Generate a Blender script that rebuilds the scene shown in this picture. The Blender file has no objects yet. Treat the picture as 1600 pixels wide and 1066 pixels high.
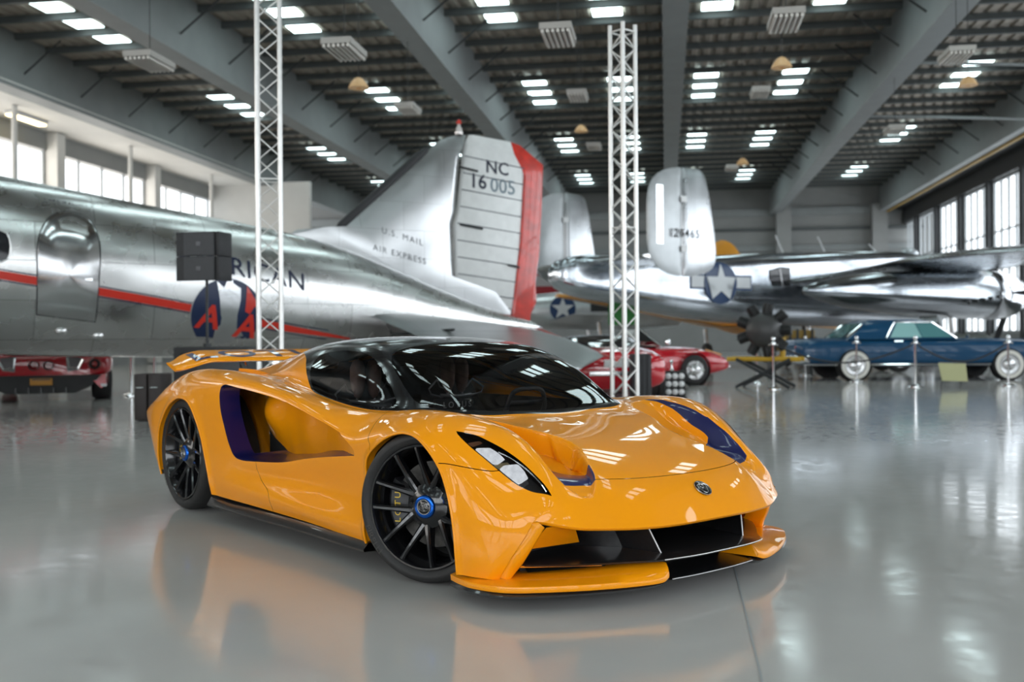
import bpy, bmesh, math, random
import numpy as np
from mathutils import Matrix, Vector
random.seed(7); RNG=np.random.default_rng(7)
sc=bpy.context.scene; COL=sc.collection
PI=math.pi; R=math.radians
# ------------------------------------------------------------------ camera, sky, exposure
TH=math.atan(240/1569.)      # the photographer looks a little to the left of the hangar axis (world +Y)
def W(xc,yc,z=0.0):          # metres to the right of / in front of the photographer -> world
    return Vector((xc*math.cos(TH)-yc*math.sin(TH), xc*math.sin(TH)+yc*math.cos(TH), z))
cam_d=bpy.data.cameras.new('camera'); cam=bpy.data.objects.new('camera',cam_d); COL.objects.link(cam)
cam_d.sensor_width=36; cam_d.lens=1569/1600*36; cam_d.shift_y=-7.2/1600; cam_d.clip_end=400
cam.matrix_world=Matrix.Translation((0,0,1.105))@Matrix.Rotation(TH,4,'Z')@Matrix.Rotation(PI/2,4,'X')@Matrix.Rotation(-.0065,4,'Z')
cam_d.dof.use_dof=True; cam_d.dof.focus_distance=4.7; cam_d.dof.aperture_fstop=2.1
sc.camera=cam
wd=bpy.data.worlds.new('sky'); sc.world=wd; wd.use_nodes=True
bg=wd.node_tree.nodes['Background']; bg.inputs['Color'].default_value=(.93,.97,1.0,1); bg.inputs['Strength'].default_value=2.2
sc.view_settings.view_transform='Standard'; sc.view_settings.look='None'; sc.view_settings.gamma=1; sc.view_settings.use_curve_mapping=False
sc.view_settings.exposure=0.12
sc.cycles.max_bounces=7; sc.cycles.diffuse_bounces=4; sc.cycles.glossy_bounces=4; sc.cycles.transmission_bounces=4; sc.cycles.transparent_max_bounces=10
sc.cycles.sample_clamp_indirect=6; sc.cycles.caustics_reflective=False; sc.cycles.caustics_refractive=False
def area(name,loc,rot,sx,sy,power,color=(1,1,1)):
    l=bpy.data.lights.new(name,'AREA'); l.shape='RECTANGLE'; l.size=sx; l.size_y=sy; l.energy=power; l.color=color
    o=bpy.data.objects.new(name,l); COL.objects.link(o); o.location=loc; o.rotation_euler=rot; return o
# ------------------------------------------------------------------ materials
MATS={}
def mat(name,color,rough=.5,metal=0.0,coat=0.0,var=0.0,scale=4.0,bump=0.0,emit=None,es=0.0,rvar=0.0,stretch=None,spec=None,coat_rough=.03):
    if name in MATS: return MATS[name]
    m=bpy.data.materials.new(name); m.use_nodes=True; nt=m.node_tree; b=nt.nodes['Principled BSDF']
    b.inputs['Base Color'].default_value=(*color,1); b.inputs['Roughness'].default_value=rough; b.inputs['Metallic'].default_value=metal
    b.inputs['Coat Weight'].default_value=coat; b.inputs['Coat Roughness'].default_value=coat_rough
    if spec is not None: b.inputs['Specular IOR Level'].default_value=spec
    if emit: b.inputs['Emission Color'].default_value=(*emit,1); b.inputs['Emission Strength'].default_value=es
    if var or bump or rvar:
        tc=nt.nodes.new('ShaderNodeTexCoord'); mp=nt.nodes.new('ShaderNodeMapping'); nz=nt.nodes.new('ShaderNodeTexNoise')
        nz.inputs['Scale'].default_value=scale; nz.inputs['Detail'].default_value=5
        nt.links.new(tc.outputs['Object'],mp.inputs['Vector']); nt.links.new(mp.outputs['Vector'],nz.inputs['Vector'])
        if stretch: mp.inputs['Scale'].default_value=stretch
        if var:
            r=nt.nodes.new('ShaderNodeValToRGB'); r.color_ramp.elements[0].position=.3; r.color_ramp.elements[1].position=.7
            r.color_ramp.elements[0].color=(*[c*(1-var) for c in color],1); r.color_ramp.elements[1].color=(*[min(1,c*(1+var)) for c in color],1)
            nt.links.new(nz.outputs['Fac'],r.inputs['Fac']); nt.links.new(r.outputs['Color'],b.inputs['Base Color'])
        if rvar:
            q=nt.nodes.new('ShaderNodeMapRange'); q.inputs['To Min'].default_value=max(0,rough-rvar); q.inputs['To Max'].default_value=rough+rvar
            q.inputs['From Min'].default_value=.3; q.inputs['From Max'].default_value=.7
            nt.links.new(nz.outputs['Fac'],q.inputs['Value']); nt.links.new(q.outputs['Result'],b.inputs['Roughness'])
        if bump:
            u=nt.nodes.new('ShaderNodeBump'); u.inputs['Strength'].default_value=bump; u.inputs['Distance'].default_value=.02
            nt.links.new(nz.outputs['Fac'],u.inputs['Height']); nt.links.new(u.outputs['Normal'],b.inputs['Normal'])
    MATS[name]=m; return m
def glass(name,tint,rough=0.0,fres=1.0):
    if name in MATS: return MATS[name]
    m=bpy.data.materials.new(name); m.use_nodes=True; nt=m.node_tree; nt.nodes.clear()
    o=nt.nodes.new('ShaderNodeOutputMaterial'); mx=nt.nodes.new('ShaderNodeMixShader'); t=nt.nodes.new('ShaderNodeBsdfTransparent'); g=nt.nodes.new('ShaderNodeBsdfGlossy'); f=nt.nodes.new('ShaderNodeFresnel')
    t.inputs['Color'].default_value=(*tint,1); g.inputs['Roughness'].default_value=rough; f.inputs['IOR'].default_value=1.5
    mu=nt.nodes.new('ShaderNodeMath'); mu.operation='MULTIPLY'; mu.inputs[1].default_value=fres
    nt.links.new(f.outputs[0],mu.inputs[0]); nt.links.new(mu.outputs[0],mx.inputs[0]); nt.links.new(t.outputs[0],mx.inputs[1]); nt.links.new(g.outputs[0],mx.inputs[2]); nt.links.new(mx.outputs[0],o.inputs[0])
    MATS[name]=m; return m
# ------------------------------------------------------------------ objects
def link(name,me,parent=None,mats=(),smooth=None,kind=None,label=None):
    o=bpy.data.objects.new(name,me); COL.objects.link(o)
    for m in (mats if isinstance(mats,(list,tuple)) else [mats]):
        if m: me.materials.append(m)
    if parent: o.parent=parent
    if kind: o['kind']=kind
    if label: o['label']=label
    if smooth is not None:
        me.polygons.foreach_set('use_smooth',[True]*len(me.polygons))
        if 0<smooth<180: me.set_sharp_from_angle(angle=R(smooth))
    return o
def tag(o,label,cat,group=None,kind=None):
    if label: o['label']=label
    if cat: o['category']=cat
    if group: o['group']=group
    if kind: o['kind']=kind
    return o
def thing(name,label,cat,loc=(0,0,0),rz=0.0,group=None,parent=None):
    o=bpy.data.objects.new(name,None); COL.objects.link(o); o.location=loc; o.rotation_euler=(0,0,rz); o.empty_display_size=.3
    return tag(o,label,cat,group)
class MB:
    """collects shapes into one mesh"""
    def __init__(s): s.v=[]; s.f=[]
    def add(s,V,F):
        n=len(s.v); s.v.extend([tuple(map(float,p)) for p in V]); s.f.extend([tuple(i+n for i in f) for f in F]); return s
    def box(s,c,d,rot=None):
        x,y,z=[k/2 for k in d]; P=[Vector((a*x,b*y,e*z)) for a in(-1,1) for b in(-1,1) for e in(-1,1)]
        if rot is not None: P=[rot@p for p in P]
        P=[p+Vector(c) for p in P]
        return s.add(P,[(0,1,3,2),(4,6,7,5),(0,4,5,1),(2,3,7,6),(0,2,6,4),(1,5,7,3)])
    def tube(s,pts,r,n=8,caps=True):
        pts=[Vector(p) for p in pts]; rs=r if isinstance(r,(list,tuple)) else [r]*len(pts)
        base=len(s.v); up=None
        for i,p in enumerate(pts):
            t=(pts[min(i+1,len(pts)-1)]-pts[max(i-1,0)]).normalized()
            if up is None: up=Vector((0,0,1)) if abs(t.z)<.9 else Vector((1,0,0))
            a=t.cross(up).normalized(); b=a.cross(t).normalized(); up=b
            for k in range(n):
                q=p+(a*math.cos(2*PI*k/n)+b*math.sin(2*PI*k/n))*rs[i]; s.v.append(tuple(q))
        for i in range(len(pts)-1):
            for k in range(n): s.f.append((base+i*n+k,base+i*n+(k+1)%n,base+(i+1)*n+(k+1)%n,base+(i+1)*n+k))
        if caps: s.f.append(tuple(base+k for k in range(n))[::-1]); s.f.append(tuple(base+(len(pts)-1)*n+k for k in range(n)))
        return s
    def lathe(s,prof,n=32,axis='z',c=(0,0,0),closed=False):
        """prof = [(radius, height)]"""
        base=len(s.v); c=Vector(c)
        for (r,h) in prof:
            for k in range(n):
                a=2*PI*k/n; p=(r*math.cos(a),r*math.sin(a),h)
                if axis=='y': p=(p[0],p[2],p[1])
                if axis=='x': p=(p[2],p[0],p[1])
                s.v.append(tuple(Vector(p)+c))
        m=len(prof)
        for i in range(m if closed else m-1):
            j=(i+1)%m
            for k in range(n): s.f.append((base+i*n+k,base+i*n+(k+1)%n,base+j*n+(k+1)%n,base+j*n+k))
        return s
    def prism(s,poly,z0,z1,ax='z'):
        n=len(poly); f=lambda p,h: {'z':(p[0],p[1],h),'y':(p[0],h,p[1]),'x':(h,p[0],p[1])}[ax]
        V=[f(p,z0) for p in poly]+[f(p,z1) for p in poly]
        return s.add(V,[tuple(range(n))[::-1],tuple(range(n,2*n))]+[(i,(i+1)%n,n+(i+1)%n,n+i) for i in range(n)])
    def loft(s,secs,closed=True,caps=False):
        """secs: list of equally long point lists"""
        n=len(secs[0]); base=len(s.v)
        for S_ in secs: s.v.extend([tuple(map(float,p)) for p in S_])
        for i in range(len(secs)-1):
            for k in range(n if closed else n-1): s.f.append((base+i*n+k,base+i*n+(k+1)%n,base+(i+1)*n+(k+1)%n,base+(i+1)*n+k))
        if caps: s.f.append(tuple(base+k for k in range(n))[::-1]); s.f.append(tuple(base+(len(secs)-1)*n+k for k in range(n)))
        return s
    def build(s,name,m,parent=None,smooth=None,kind=None,label=None,fix=True):
        me=bpy.data.meshes.new(name); me.from_pydata(s.v,[],s.f); me.validate(clean_customdata=False)
        if fix:
            b=bmesh.new(); b.from_mesh(me); bmesh.ops.recalc_face_normals(b,faces=b.faces); b.to_mesh(me); b.free()
        return link(name,me,parent,m,smooth,kind,label)
def rbox(name,c,d,r,m,parent=None,seg=2,rot=None,kind=None,label=None):
    b=bmesh.new(); bmesh.ops.create_cube(b,size=1)
    bmesh.ops.scale(b,vec=d,verts=b.verts)
    bmesh.ops.bevel(b,geom=b.edges[:],offset=min(r,min(d)*.49),segments=seg,affect='EDGES',profile=.5)
    if rot is not None: bmesh.ops.rotate(b,cent=(0,0,0),matrix=rot,verts=b.verts)
    bmesh.ops.translate(b,vec=c,verts=b.verts)
    me=bpy.data.meshes.new(name); b.to_mesh(me); b.free(); return link(name,me,parent,m,30,kind,label)
def text(name,body,size,depth,m,parent=None,M=None,spacing=1.0,bold=0.0,project=None,shear=0.0,xs=1.0):
    cu=bpy.data.curves.new(name+'_curve','FONT'); cu.body=body; cu.size=size; cu.extrude=depth; cu.align_x='CENTER'; cu.align_y='CENTER'
    cu.space_character=spacing; cu.offset=bold; cu.shear=shear; cu.resolution_u=3
    t=bpy.data.objects.new('tmp',cu); COL.objects.link(t); dg=bpy.context.evaluated_depsgraph_get(); dg.update()
    me=bpy.data.meshes.new_from_object(t.evaluated_get(dg)); bpy.data.objects.remove(t); bpy.data.curves.remove(cu)
    me.name=name
    if project:
        b=bmesh.new(); b.from_mesh(me); bmesh.ops.triangulate(b,faces=b.faces); bmesh.ops.subdivide_edges(b,edges=[e for e in b.edges if e.calc_length()>size*.25],cuts=2); b.to_mesh(me); b.free()
    M=M or Matrix.Identity(4)
    for v in me.vertices:
        p=v.co.copy(); p.x*=xs
        v.co=project(p) if project else M@p
    return link(name,me,parent,m)
def copy_tree(o,parent=None,deep=True):
    c=o.copy(); COL.objects.link(c)
    if parent: c.parent=parent
    for ch in list(o.children): copy_tree(ch,c)
    return c
def pchip(x,y,xi):
    x=np.asarray(x,float); y=np.asarray(y,float); xi=np.asarray(xi,float)
    h=np.diff(x); d=np.diff(y)/h; m=np.zeros_like(y)
    for k in range(1,len(x)-1):
        if d[k-1]*d[k]>0:
            w1=2*h[k]+h[k-1]; w2=h[k]+2*h[k-1]; m[k]=(w1+w2)/(w1/d[k-1]+w2/d[k])
    m[0]=d[0]; m[-1]=d[-1]
    i=np.clip(np.searchsorted(x,xi)-1,0,len(x)-2); t=(xi-x[i])/h[i]
    return (2*t**3-3*t**2+1)*y[i]+(t**3-2*t**2+t)*h[i]*m[i]+(-2*t**3+3*t**2)*y[i+1]+(t**3-t**2)*h[i]*m[i+1]
def curve(P,n,closed=False,corners=()):
    """Catmull-Rom resample; corners stay sharp"""
    P=np.array(P,float); N=len(P); out=[]
    for i in range(N if closed else N-1):
        b=P[i]; c=P[(i+1)%N]
        a=P[i-1] if (closed or i>0) else b; d=P[(i+2)%N] if (closed or i<N-2) else c
        if i in corners: a=b
        if (i+1)%N in corners: d=c
        l1=np.linalg.norm(c-b)+1e-9
        ma=(c-a)/(np.linalg.norm(b-a)+l1)*l1 if i not in corners else (c-b); mb=(d-b)/(np.linalg.norm(d-c)+l1)*l1 if (i+1)%N not in corners else (c-b)
        for k in range(n):
            t=k/n; out.append((2*t**3-3*t*t+1)*b+(t**3-2*t*t+t)*ma+(3*t*t-2*t**3)*c+(t**3-t*t)*mb)
    if not closed: out.append(P[-1])
    return np.array(out)
def sstep(x): x=np.clip(x,0,1); return x*x*(3-2*x)
# =================================================================== the hangar
def n_in(nt,*a): return nt.nodes.new(*a)
def floor_mat():
    m=bpy.data.materials.new('polished_epoxy_floor'); m.use_nodes=True; nt=m.node_tree; b=nt.nodes['Principled BSDF']
    tc=nt.nodes.new('ShaderNodeTexCoord'); n1=nt.nodes.new('ShaderNodeTexNoise'); n1.inputs['Scale'].default_value=.35; n1.inputs['Detail'].default_value=6
    n2=nt.nodes.new('ShaderNodeTexNoise'); n2.inputs['Scale'].default_value=9; n2.inputs['Detail'].default_value=4
    r=nt.nodes.new('ShaderNodeValToRGB'); r.color_ramp.elements[0].color=(.45,.44,.425,1); r.color_ramp.elements[1].color=(.54,.525,.505,1); r.color_ramp.elements[0].position=.35; r.color_ramp.elements[1].position=.65
    q=nt.nodes.new('ShaderNodeMapRange'); q.inputs['From Min'].default_value=.3; q.inputs['From Max'].default_value=.7; q.inputs['To Min'].default_value=.07; q.inputs['To Max'].default_value=.16
    bu=nt.nodes.new('ShaderNodeBump'); bu.inputs['Strength'].default_value=.035; bu.inputs['Distance'].default_value=.05
    n3=nt.nodes.new('ShaderNodeTexNoise'); n3.inputs['Scale'].default_value=1.6; n3.inputs['Detail'].default_value=2
    for n in (n1,n2,n3): nt.links.new(tc.outputs['Object'],n.inputs['Vector'])
    nt.links.new(n1.outputs['Fac'],r.inputs['Fac']); nt.links.new(r.outputs['Color'],b.inputs['Base Color']); nt.links.new(n2.outputs['Fac'],q.inputs['Value']); nt.links.new(q.outputs['Result'],b.inputs['Roughness'])
    nt.links.new(n3.outputs['Fac'],bu.inputs['Height']); nt.links.new(bu.outputs['Normal'],b.inputs['Normal'])
    b.inputs['Specular IOR Level'].default_value=.6
    return m
FLM=floor_mat()
X0,X1,Y0_,Y1=-24.5,16.0,-18.0,66.0
MB().box(((X0+X1)/2,(Y0_+Y1)/2,-.1),(X1-X0+4,Y1-Y0_+4,.2)).build('floor',FLM,None,kind='structure')
JM=mat('joint_sealant',(.30,.32,.33),.5)
def jl(a,b,w=.007,n='trim_1'):
    a=Vector(a);b=Vector(b); d=(b-a).normalized(); p=Vector((-d.y,d.x,0))*w/2
    MB().add([a-p+Vector((0,0,.0015)),a+p+Vector((0,0,.0015)),b+p+Vector((0,0,.0015)),b-p+Vector((0,0,.0015))],[(0,1,2,3)]).build(n,JM,None,kind='structure')
jp=W(1.08,4.95); jq=W(.80,3.26); dd=(jq-jp).normalized(); jl(jp-dd*3.0,jp+dd*6)
GIR=mat('grey_painted_girder',(.21,.225,.225),.6,var=.06,scale=1.5)
DECK=mat('corrugated_roof_deck',(.36,.32,.27),.65,var=.12,scale=2)
PUR=mat('dark_purlin',(.075,.085,.085),.6)
WALL=mat('grey_wall_panel',(.24,.245,.24),.7,var=.05,scale=1)
WHT=mat('white_plaster',(.62,.61,.58),.8,var=.04,scale=1)
DRK=mat('dark_steel',(.022,.024,.026),.5)
SILV=mat('window_frame_grey',(.32,.34,.35),.5)
ZS=8.75; ZD=10.45    # girder soffit, roof deck
gx=[-20.1,-13.4,-6.7,0.0,6.6,13.2]
for i,x in enumerate(gx):
    w=.62 if i not in (0,) else .7
    g=MB().box((x+.28,(Y0_+Y1)/2,ZS+.06),(w,Y1-Y0_,.12)).build('trim_%d'%(i+2),GIR,None,kind='structure')
    MB().box((x+.28,(Y0_+Y1)/2,(ZS+.12+ZD)/2),(w-.12,Y1-Y0_,ZD-ZS-.12)).build('girder_web',GIR,g)
# roof deck: corrugated strips running with the hangar, purlins across
prof=[]; x=X0-1
while x<X1+1: prof+= [(x,0),(x+.16,0),(x+.20,.06),(x+.36,.06)]; x+=.40
MB().loft([[(a,Y0_,ZD+h) for a,h in prof],[(a,Y1,ZD+h) for a,h in prof]],closed=False).build('ceiling',DECK,None,kind='structure')
MB().box(((X0+X1)/2,(Y0_+Y1)/2,ZD+.30),(X1-X0+4,Y1-Y0_+4,.1)).build('ceiling_slab',DECK,bpy.data.objects['ceiling'])
pm=None; ce=bpy.data.objects['ceiling']; y=-10.0; k=0
while y<Y1:
    if pm is None:
        o=MB().box((0,0,0),(X1-X0+1,.12,.19)).build('purlin',PUR,ce); pm=o.data
    else: o=bpy.data.objects.new('purlin',pm); COL.objects.link(o); o.parent=ce
    o.location=((X0+X1)/2,y,ZD-.11); y+=1.52
# flange braces from purlins down to the girder webs
bm_=None
for gi,x in enumerate(gx):
    for j in range(17):
        y=4.0+j*3.05 if gi<4 else 5.5+j*3.05
        for sgn in ((1,) if gi<3 else (-1,) if gi>3 else ()):
            xs=x+.28+sgn*.27
            if bm_ is None: o=MB().tube([(0,0,0),(1.25,0,.98)],.028,6).build('flange_brace',DRK,bpy.data.objects['trim_%d'%(gi+2)]); bm_=o.data
            else: o=bpy.data.objects.new('flange_brace',bm_); COL.objects.link(o); o.parent=bpy.data.objects['trim_%d'%(gi+2)]
            o.location=(xs,y,ZD-1.15); o.scale=(sgn,1,1)
# skylights: panes under the closed deck, glowing in place of daylight
SKY=mat('skylight_panel',(.75,.85,.85),.4,emit=(.74,.93,.95),es=6.0)
sk=[(x,y) for y in (27.2,37.6,47.9,58.2) for x in (-16.9,-10.7,-7.7,-4.7,-1.6,1.5,4.6,10.7)]+[(x,y) for y in (16.8,6.4,-4,-14) for x in (-16.9,-10.7,-7.7,-4.7,-1.6,1.5,4.6,10.7)]  # further rows overhead and behind, added to light the near floor from above
sm=None
for i,(x,y) in enumerate(sk):
    y=round((y+10)/1.52)*1.52-10
    t=thing('skylight','','skylight',(x,y,ZD-.015),group='skylights between the purlins')
    for q in range(3):
        if sm is None: o=MB().box((0,0,0),(.85,.95,.03)).build('pane',SKY,t); sm=o.data
        else: o=bpy.data.objects.new('pane',sm); COL.objects.link(o); o.parent=t
        o.location=(0,.76+1.52*q-1.5,-.03)
    rw=[58.2,47.9,37.6,27.2,16.8,6.4,-4,-14].index(min([58.2,47.9,37.6,27.2,16.8,6.4,-4,-14],key=lambda v:abs(v-sk[i][1])))
    bay={-16.9:'second bay from the left wall',-10.7:'left of the pair in the third bay',-7.7:'right of the pair in the third bay',-4.7:'outer one left of the central girder',-1.6:'inner one left of the central girder',1.5:'inner one right of the central girder',4.6:'outer one right of the central girder',10.7:'bay beside the right-hand windows'}[x]
    t['label']='three-pane skylight, %s row from the back, %s'%(['first','second','third','fourth','fifth','sixth','seventh','eighth'][rw],bay)
# hanging light fixtures
LF=mat('fixture_housing',(.42,.40,.37),.5); LW=mat('amber_lamp_glass',(.5,.33,.17),.4,emit=(1,.6,.25),es=.12)
fm={}
def fixture(px,py,d,kind,lab):
    xc=(px-800)/1569*d; z=1.105-(py-525.8+.0065*(px-800))*d/1569
    p=W(xc,d,z)
    t=thing('hanging_light',('ribbed rectangular lamp ' if kind else 'round amber bell lamp ')+lab,'ceiling lamp',p,group='ribbed hanging lamps' if kind else 'amber hanging lamps')
    def part(n,fn):
        if (n,kind) in fm: o=bpy.data.objects.new(n,fm[(n,kind)]); COL.objects.link(o); o.parent=t
        else: o=fn(); fm[(n,kind)]=o.data
        return o
    if kind:
        part('housing',lambda:MB().box((0,0,.16),(.5,.9,.10)).build('housing',LF,t))
        for q in range(6):
            o=part('tube',lambda:MB().tube([(0,-.44,0),(0,.44,0)],.028,8).build('tube',mat('fluorescent_tube_off',(.66,.63,.58),.4),t,80)); o.location=(-.2+.08*q,0,.08)
    else: part('shade',lambda:MB().lathe([(.04,.20),(.08,.18),(.15,.10),(.19,.02),(.195,0),(.05,.0)],20).build('shade',LW,t,60))
    MB().tube([(0,0,.2),(0,0,ZD-z)],.008,5).build('cord',DRK,t)
for a in ((237,108,17.5,1,'at the far left of the roof'),(541,90,16.5,1,'between the left truss tower and the tall fin'),(875,68,16,1,'high above the tall fin, left of the right truss tower'),(1231,45,16,1,'at the top, right of the central girder'),(905,158,26,1,'above the far twin fin, second in the middle bay'),(1190,152,28,1,'right of the central girder, second in its bay'),(930,235,36,1,'small and far, above the far twin fin'),(1145,268,40,1,'small and far, just above the near twin fin'),(1400,210,30,1,'far off under the right-hand girder'),(640,178,26,1,'small, left of the top of the tall fin'),(1497,97,20,1,'at the upper right near the girder'),
          (563,138,19,0,'between the left truss tower and the tall fin'),(910,206,29,0,'above the far twin fin'),(1224,106,19,0,'right of the central girder'),(1162,257,32,0,'small, just above the near twin fin'),(1515,134,21,0,'at the upper right')): fixture(*a)
# diagonal rods across the right-hand bays
for j in range(5):
    y=9+j*7.2
    MB().tube([(6.95,y,ZS+.25),(13.3,y+1.0,ZS+.1)],.05,8).build('tie_rod',GIR,bpy.data.objects['trim_6'],60)
# walls
MB().box(((X0+X1)/2,Y1,5.2),(X1-X0+2,.3,10.8)).build('wall_back',WALL,None,kind='structure')
wb=bpy.data.objects['wall_back']
for z,h,m in ((8.9,.5,GIR),(6.6,.35,GIR),(7.8,.18,PUR)): MB().box(((X0+X1)/2,Y1-.25,z),(X1-X0,.2,h)).build('wall_band',m,wb)
for x in (7.4,13.2): MB().box((x,Y1-.7,4.6),(.9,.7,9.2)).build('pilaster',WALL,wb)
# right side: hangar doors with tall gridded windows under a dark header and a yellow crane rail
XR=14.9
hd=MB().box((XR,(Y0_+Y1)/2,8.85),(.5,Y1-Y0_,1.6)).build('wall_right',DRK,None,kind='structure')
MB().box((XR,(Y0_+Y1)/2,.55),(.4,Y1-Y0_,1.1)).build('door_plinth',GIR,hd)
MB().box((14.2,(Y0_+Y1)/2,9.35),(1.2,Y1-Y0_,.9)).build('header_box',DRK,hd)
MB().box((13.62,(Y0_+Y1)/2,8.74),(.10,Y1-Y0_,.18)).build('trim_20',mat('yellow_rail',(.32,.20,.04),.5),None,kind='structure')
XBR=[]
ys=-14.0; wi=1; G2=glass('window_glass',(.98,.99,1),0,.35)
while ys<Y1-1:
    MB().box((XR-.1,ys,4.5),(.34,.40,7.2)).build('door_post',DRK,hd)
    w0=ys+.28; w1=min(ys+4.5-.28,Y1)
    wd_=MB().box((XR,(w0+w1)/2,4.05),(.12,w1-w0,.16)).build('window_%d'%wi,SILV,None,kind='structure'); wi+=1
    for z in (1.15,3.4,5.7,8.0): MB().box((XR,(w0+w1)/2,z),(.08,w1-w0,.07 if 2<z<6 else .14)).build('glazing_bar',SILV,wd_)
    for q in range(5):
        y=w0+(w1-w0)*q/4; MB().box((XR,y,4.55),(.10,.10 if q%4 else .2,6.9)).build('mullion',SILV,wd_)
    MB().add([(XR+.02,w0,1.1),(XR+.02,w1,1.1),(XR+.02,w1,8.05),(XR+.02,w0,8.05)],[(0,1,2,3)]).build('pane',G2,wd_)
    ys+=4.5
# left side: lower bay with white ceiling, window band under a roller blind box
XL=-22.6
MB().box(((XL-19.6)/2-.2,(Y0_+48)/2,ZS+.10),(3.6,48-Y0_,.16)).build('ceiling_left',WHT,None,kind='structure')
wl=MB().box((XL-.2,(Y0_+48)/2,8.5),(.4,48-Y0_,.8)).build('wall_left',WALL,None,kind='structure')
MB().box((XL-.2,(Y0_+48)/2,2.3),(.4,48-Y0_,4.6)).build('wall_left_base',WALL,wl)
ys=-16.0
while ys<48:
    w0,w1=ys+.3,min(ys+6.9,47.6)
    wd_=MB().box((XL-.1,(w0+w1)/2,4.7),(.2,w1-w0,.16)).build('window_%d'%wi,WHT,None,kind='structure'); wi+=1
    MB().box((XL-.12,(w0+w1)/2,6.6),(.08,w1-w0,.06)).build('glazing_bar',SILV,wd_)
    for q in range(5): MB().box((XL-.12,w0+(w1-w0)*q/4,6.4),(.08,.09,3.4)).build('mullion',SILV,wd_)
    MB().add([(XL-.14,w0,4.7),(XL-.14,w1,4.7),(XL-.14,w1,8.1),(XL-.14,w0,8.1)],[(0,1,2,3)]).build('pane',G2,wd_)
    MB().box((XL+.15,ys,4.4),(.55,.5,8.7)).build('pilaster',WHT,wl)
    MB().tube([(XL+1.6,ys+2.8,0),(XL+1.6,ys+2.8,ZS)],.09,12).build('pipe_column',WHT,wl,60)
    ys+=7.2
MB().box((-20.1,48.1,4.9),(5.2,.3,8.0)).build('wall_partition',WHT,None,kind='structure')
t=thing('ceiling_batten_light','lit warm yellow batten light under the white ceiling at upper left','ceiling lamp',W(-16.3,34.8,8.60),0)
t.location=(-21.6,31.5,8.70)
MB().box((0,0,0),(.35,1.9,.10)).build('housing',MWHT if 'white_plastic' in MATS else mat('white_plastic',(.8,.8,.8),.35),t); MB().box((0,0,-.07),(.28,1.8,.06)).build('diffuser',mat('lit_diffuser',(1,.8,.4),.4,emit=(1,.80,.38),es=6),t)
# flag on the back wall
fl=thing('flag','large national flag with blue starred canton and red stripes hanging on the back wall','flag',W(-.2,60,4.4),TH)
def flag():
    w,h=6.2,4.4; o=W(0,0)
    def P(u,v,d=0): return (-w/2+u*w, d, -h/2+v*h+0)
    FR=mat('flag_red',(.22,.015,.02),.9); FW=mat('flag_white',(.30,.28,.28),.9); FB=mat('flag_blue',(.012,.02,.075),.9)
    for k in range(6):
        u0,u1=k/6,(k+1)/6
    for k in range(7):
        v0=k/7; 
        MB().box((0,0,-h/2+(k+.5)*h/7),(w,.04,h/7)).build('stripe',FR if k%2==0 else FW,fl)
    c=MB().box((-w/2+w*.2,-.04,h*.2),(w*.4,.04,h*.6)).build('canton',FB,fl)
    st=[]
    for a in range(10): r=.16 if a%2==0 else .07; st.append((math.cos(PI/2+a*PI/5)*r,math.sin(PI/2+a*PI/5)*r))
    sme=None
    for i in range(5):
        for j in range(4):
            if sme is None: o=MB().prism(st,0,.02,'y').build('star',FW,c); sme=o.data
            else: o=bpy.data.objects.new('star',sme); COL.objects.link(o); o.parent=c
            o.location=(-w/2+w*(.05+.075*i),-.08,h*(-.02+.14*j))
flag()
for s in (-1,1): MB().tube([(s*3.05,0,2.1),(s*3.05,0,6.0)],.02,6).build('hanging_cord',DRK,fl)
# glazed doors behind the photographer
fw=MB().box(((X0+X1)/2,Y0_,9.5),(X1-X0,.4,2.2)).build('wall_front',DRK,None,kind='structure')
MB().box(((X0+X1)/2,Y0_,.9),(X1-X0,.4,1.8)).build('door_plinth',GIR,fw)
for k in range(9):
    xx=-22.8+k*4.6; MB().box((xx,Y0_,5.1),(.4,.5,6.8)).build('door_post',DRK,fw)
    w0_,w1_=xx+.2,min(xx+4.4,X1)
    wd_=MB().box(((w0_+w1_)/2,Y0_,1.85),(w1_-w0_,.12,.12)).build('window_%d'%wi,SILV,None,kind='structure'); wi+=1
    for z in (3.4,5.0,6.7,8.35): MB().box(((w0_+w1_)/2,Y0_,z),(w1_-w0_,.08,.09)).build('glazing_bar',SILV,wd_)
    for q in (1,2,3): MB().box((w0_+(w1_-w0_)*q/4,Y0_,5.1),(.09,.08,6.6)).build('mullion',SILV,wd_)
    MB().add([(w0_,Y0_-.02,1.8),(w1_,Y0_-.02,1.8),(w1_,Y0_-.02,8.4),(w0_,Y0_-.02,8.4)],[(0,1,2,3)]).build('pane',G2,wd_)
# daylight: area lamps added outside the glazed doors behind the photographer and the window bands
area('daylight_front_windows',(-4,-18.7,5.2),(R(90),0,0),37,6.4,3000,(.93,.97,1))
area('daylight_right_windows',(XR+.6,24,4.6),(0,R(90),0),7.0,84,3800,(.86,.94,1))
area('daylight_left_windows',(XL-.7,14,6.4),(0,R(-90),0),3.4,62,1900,(1,.90,.78))
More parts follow.
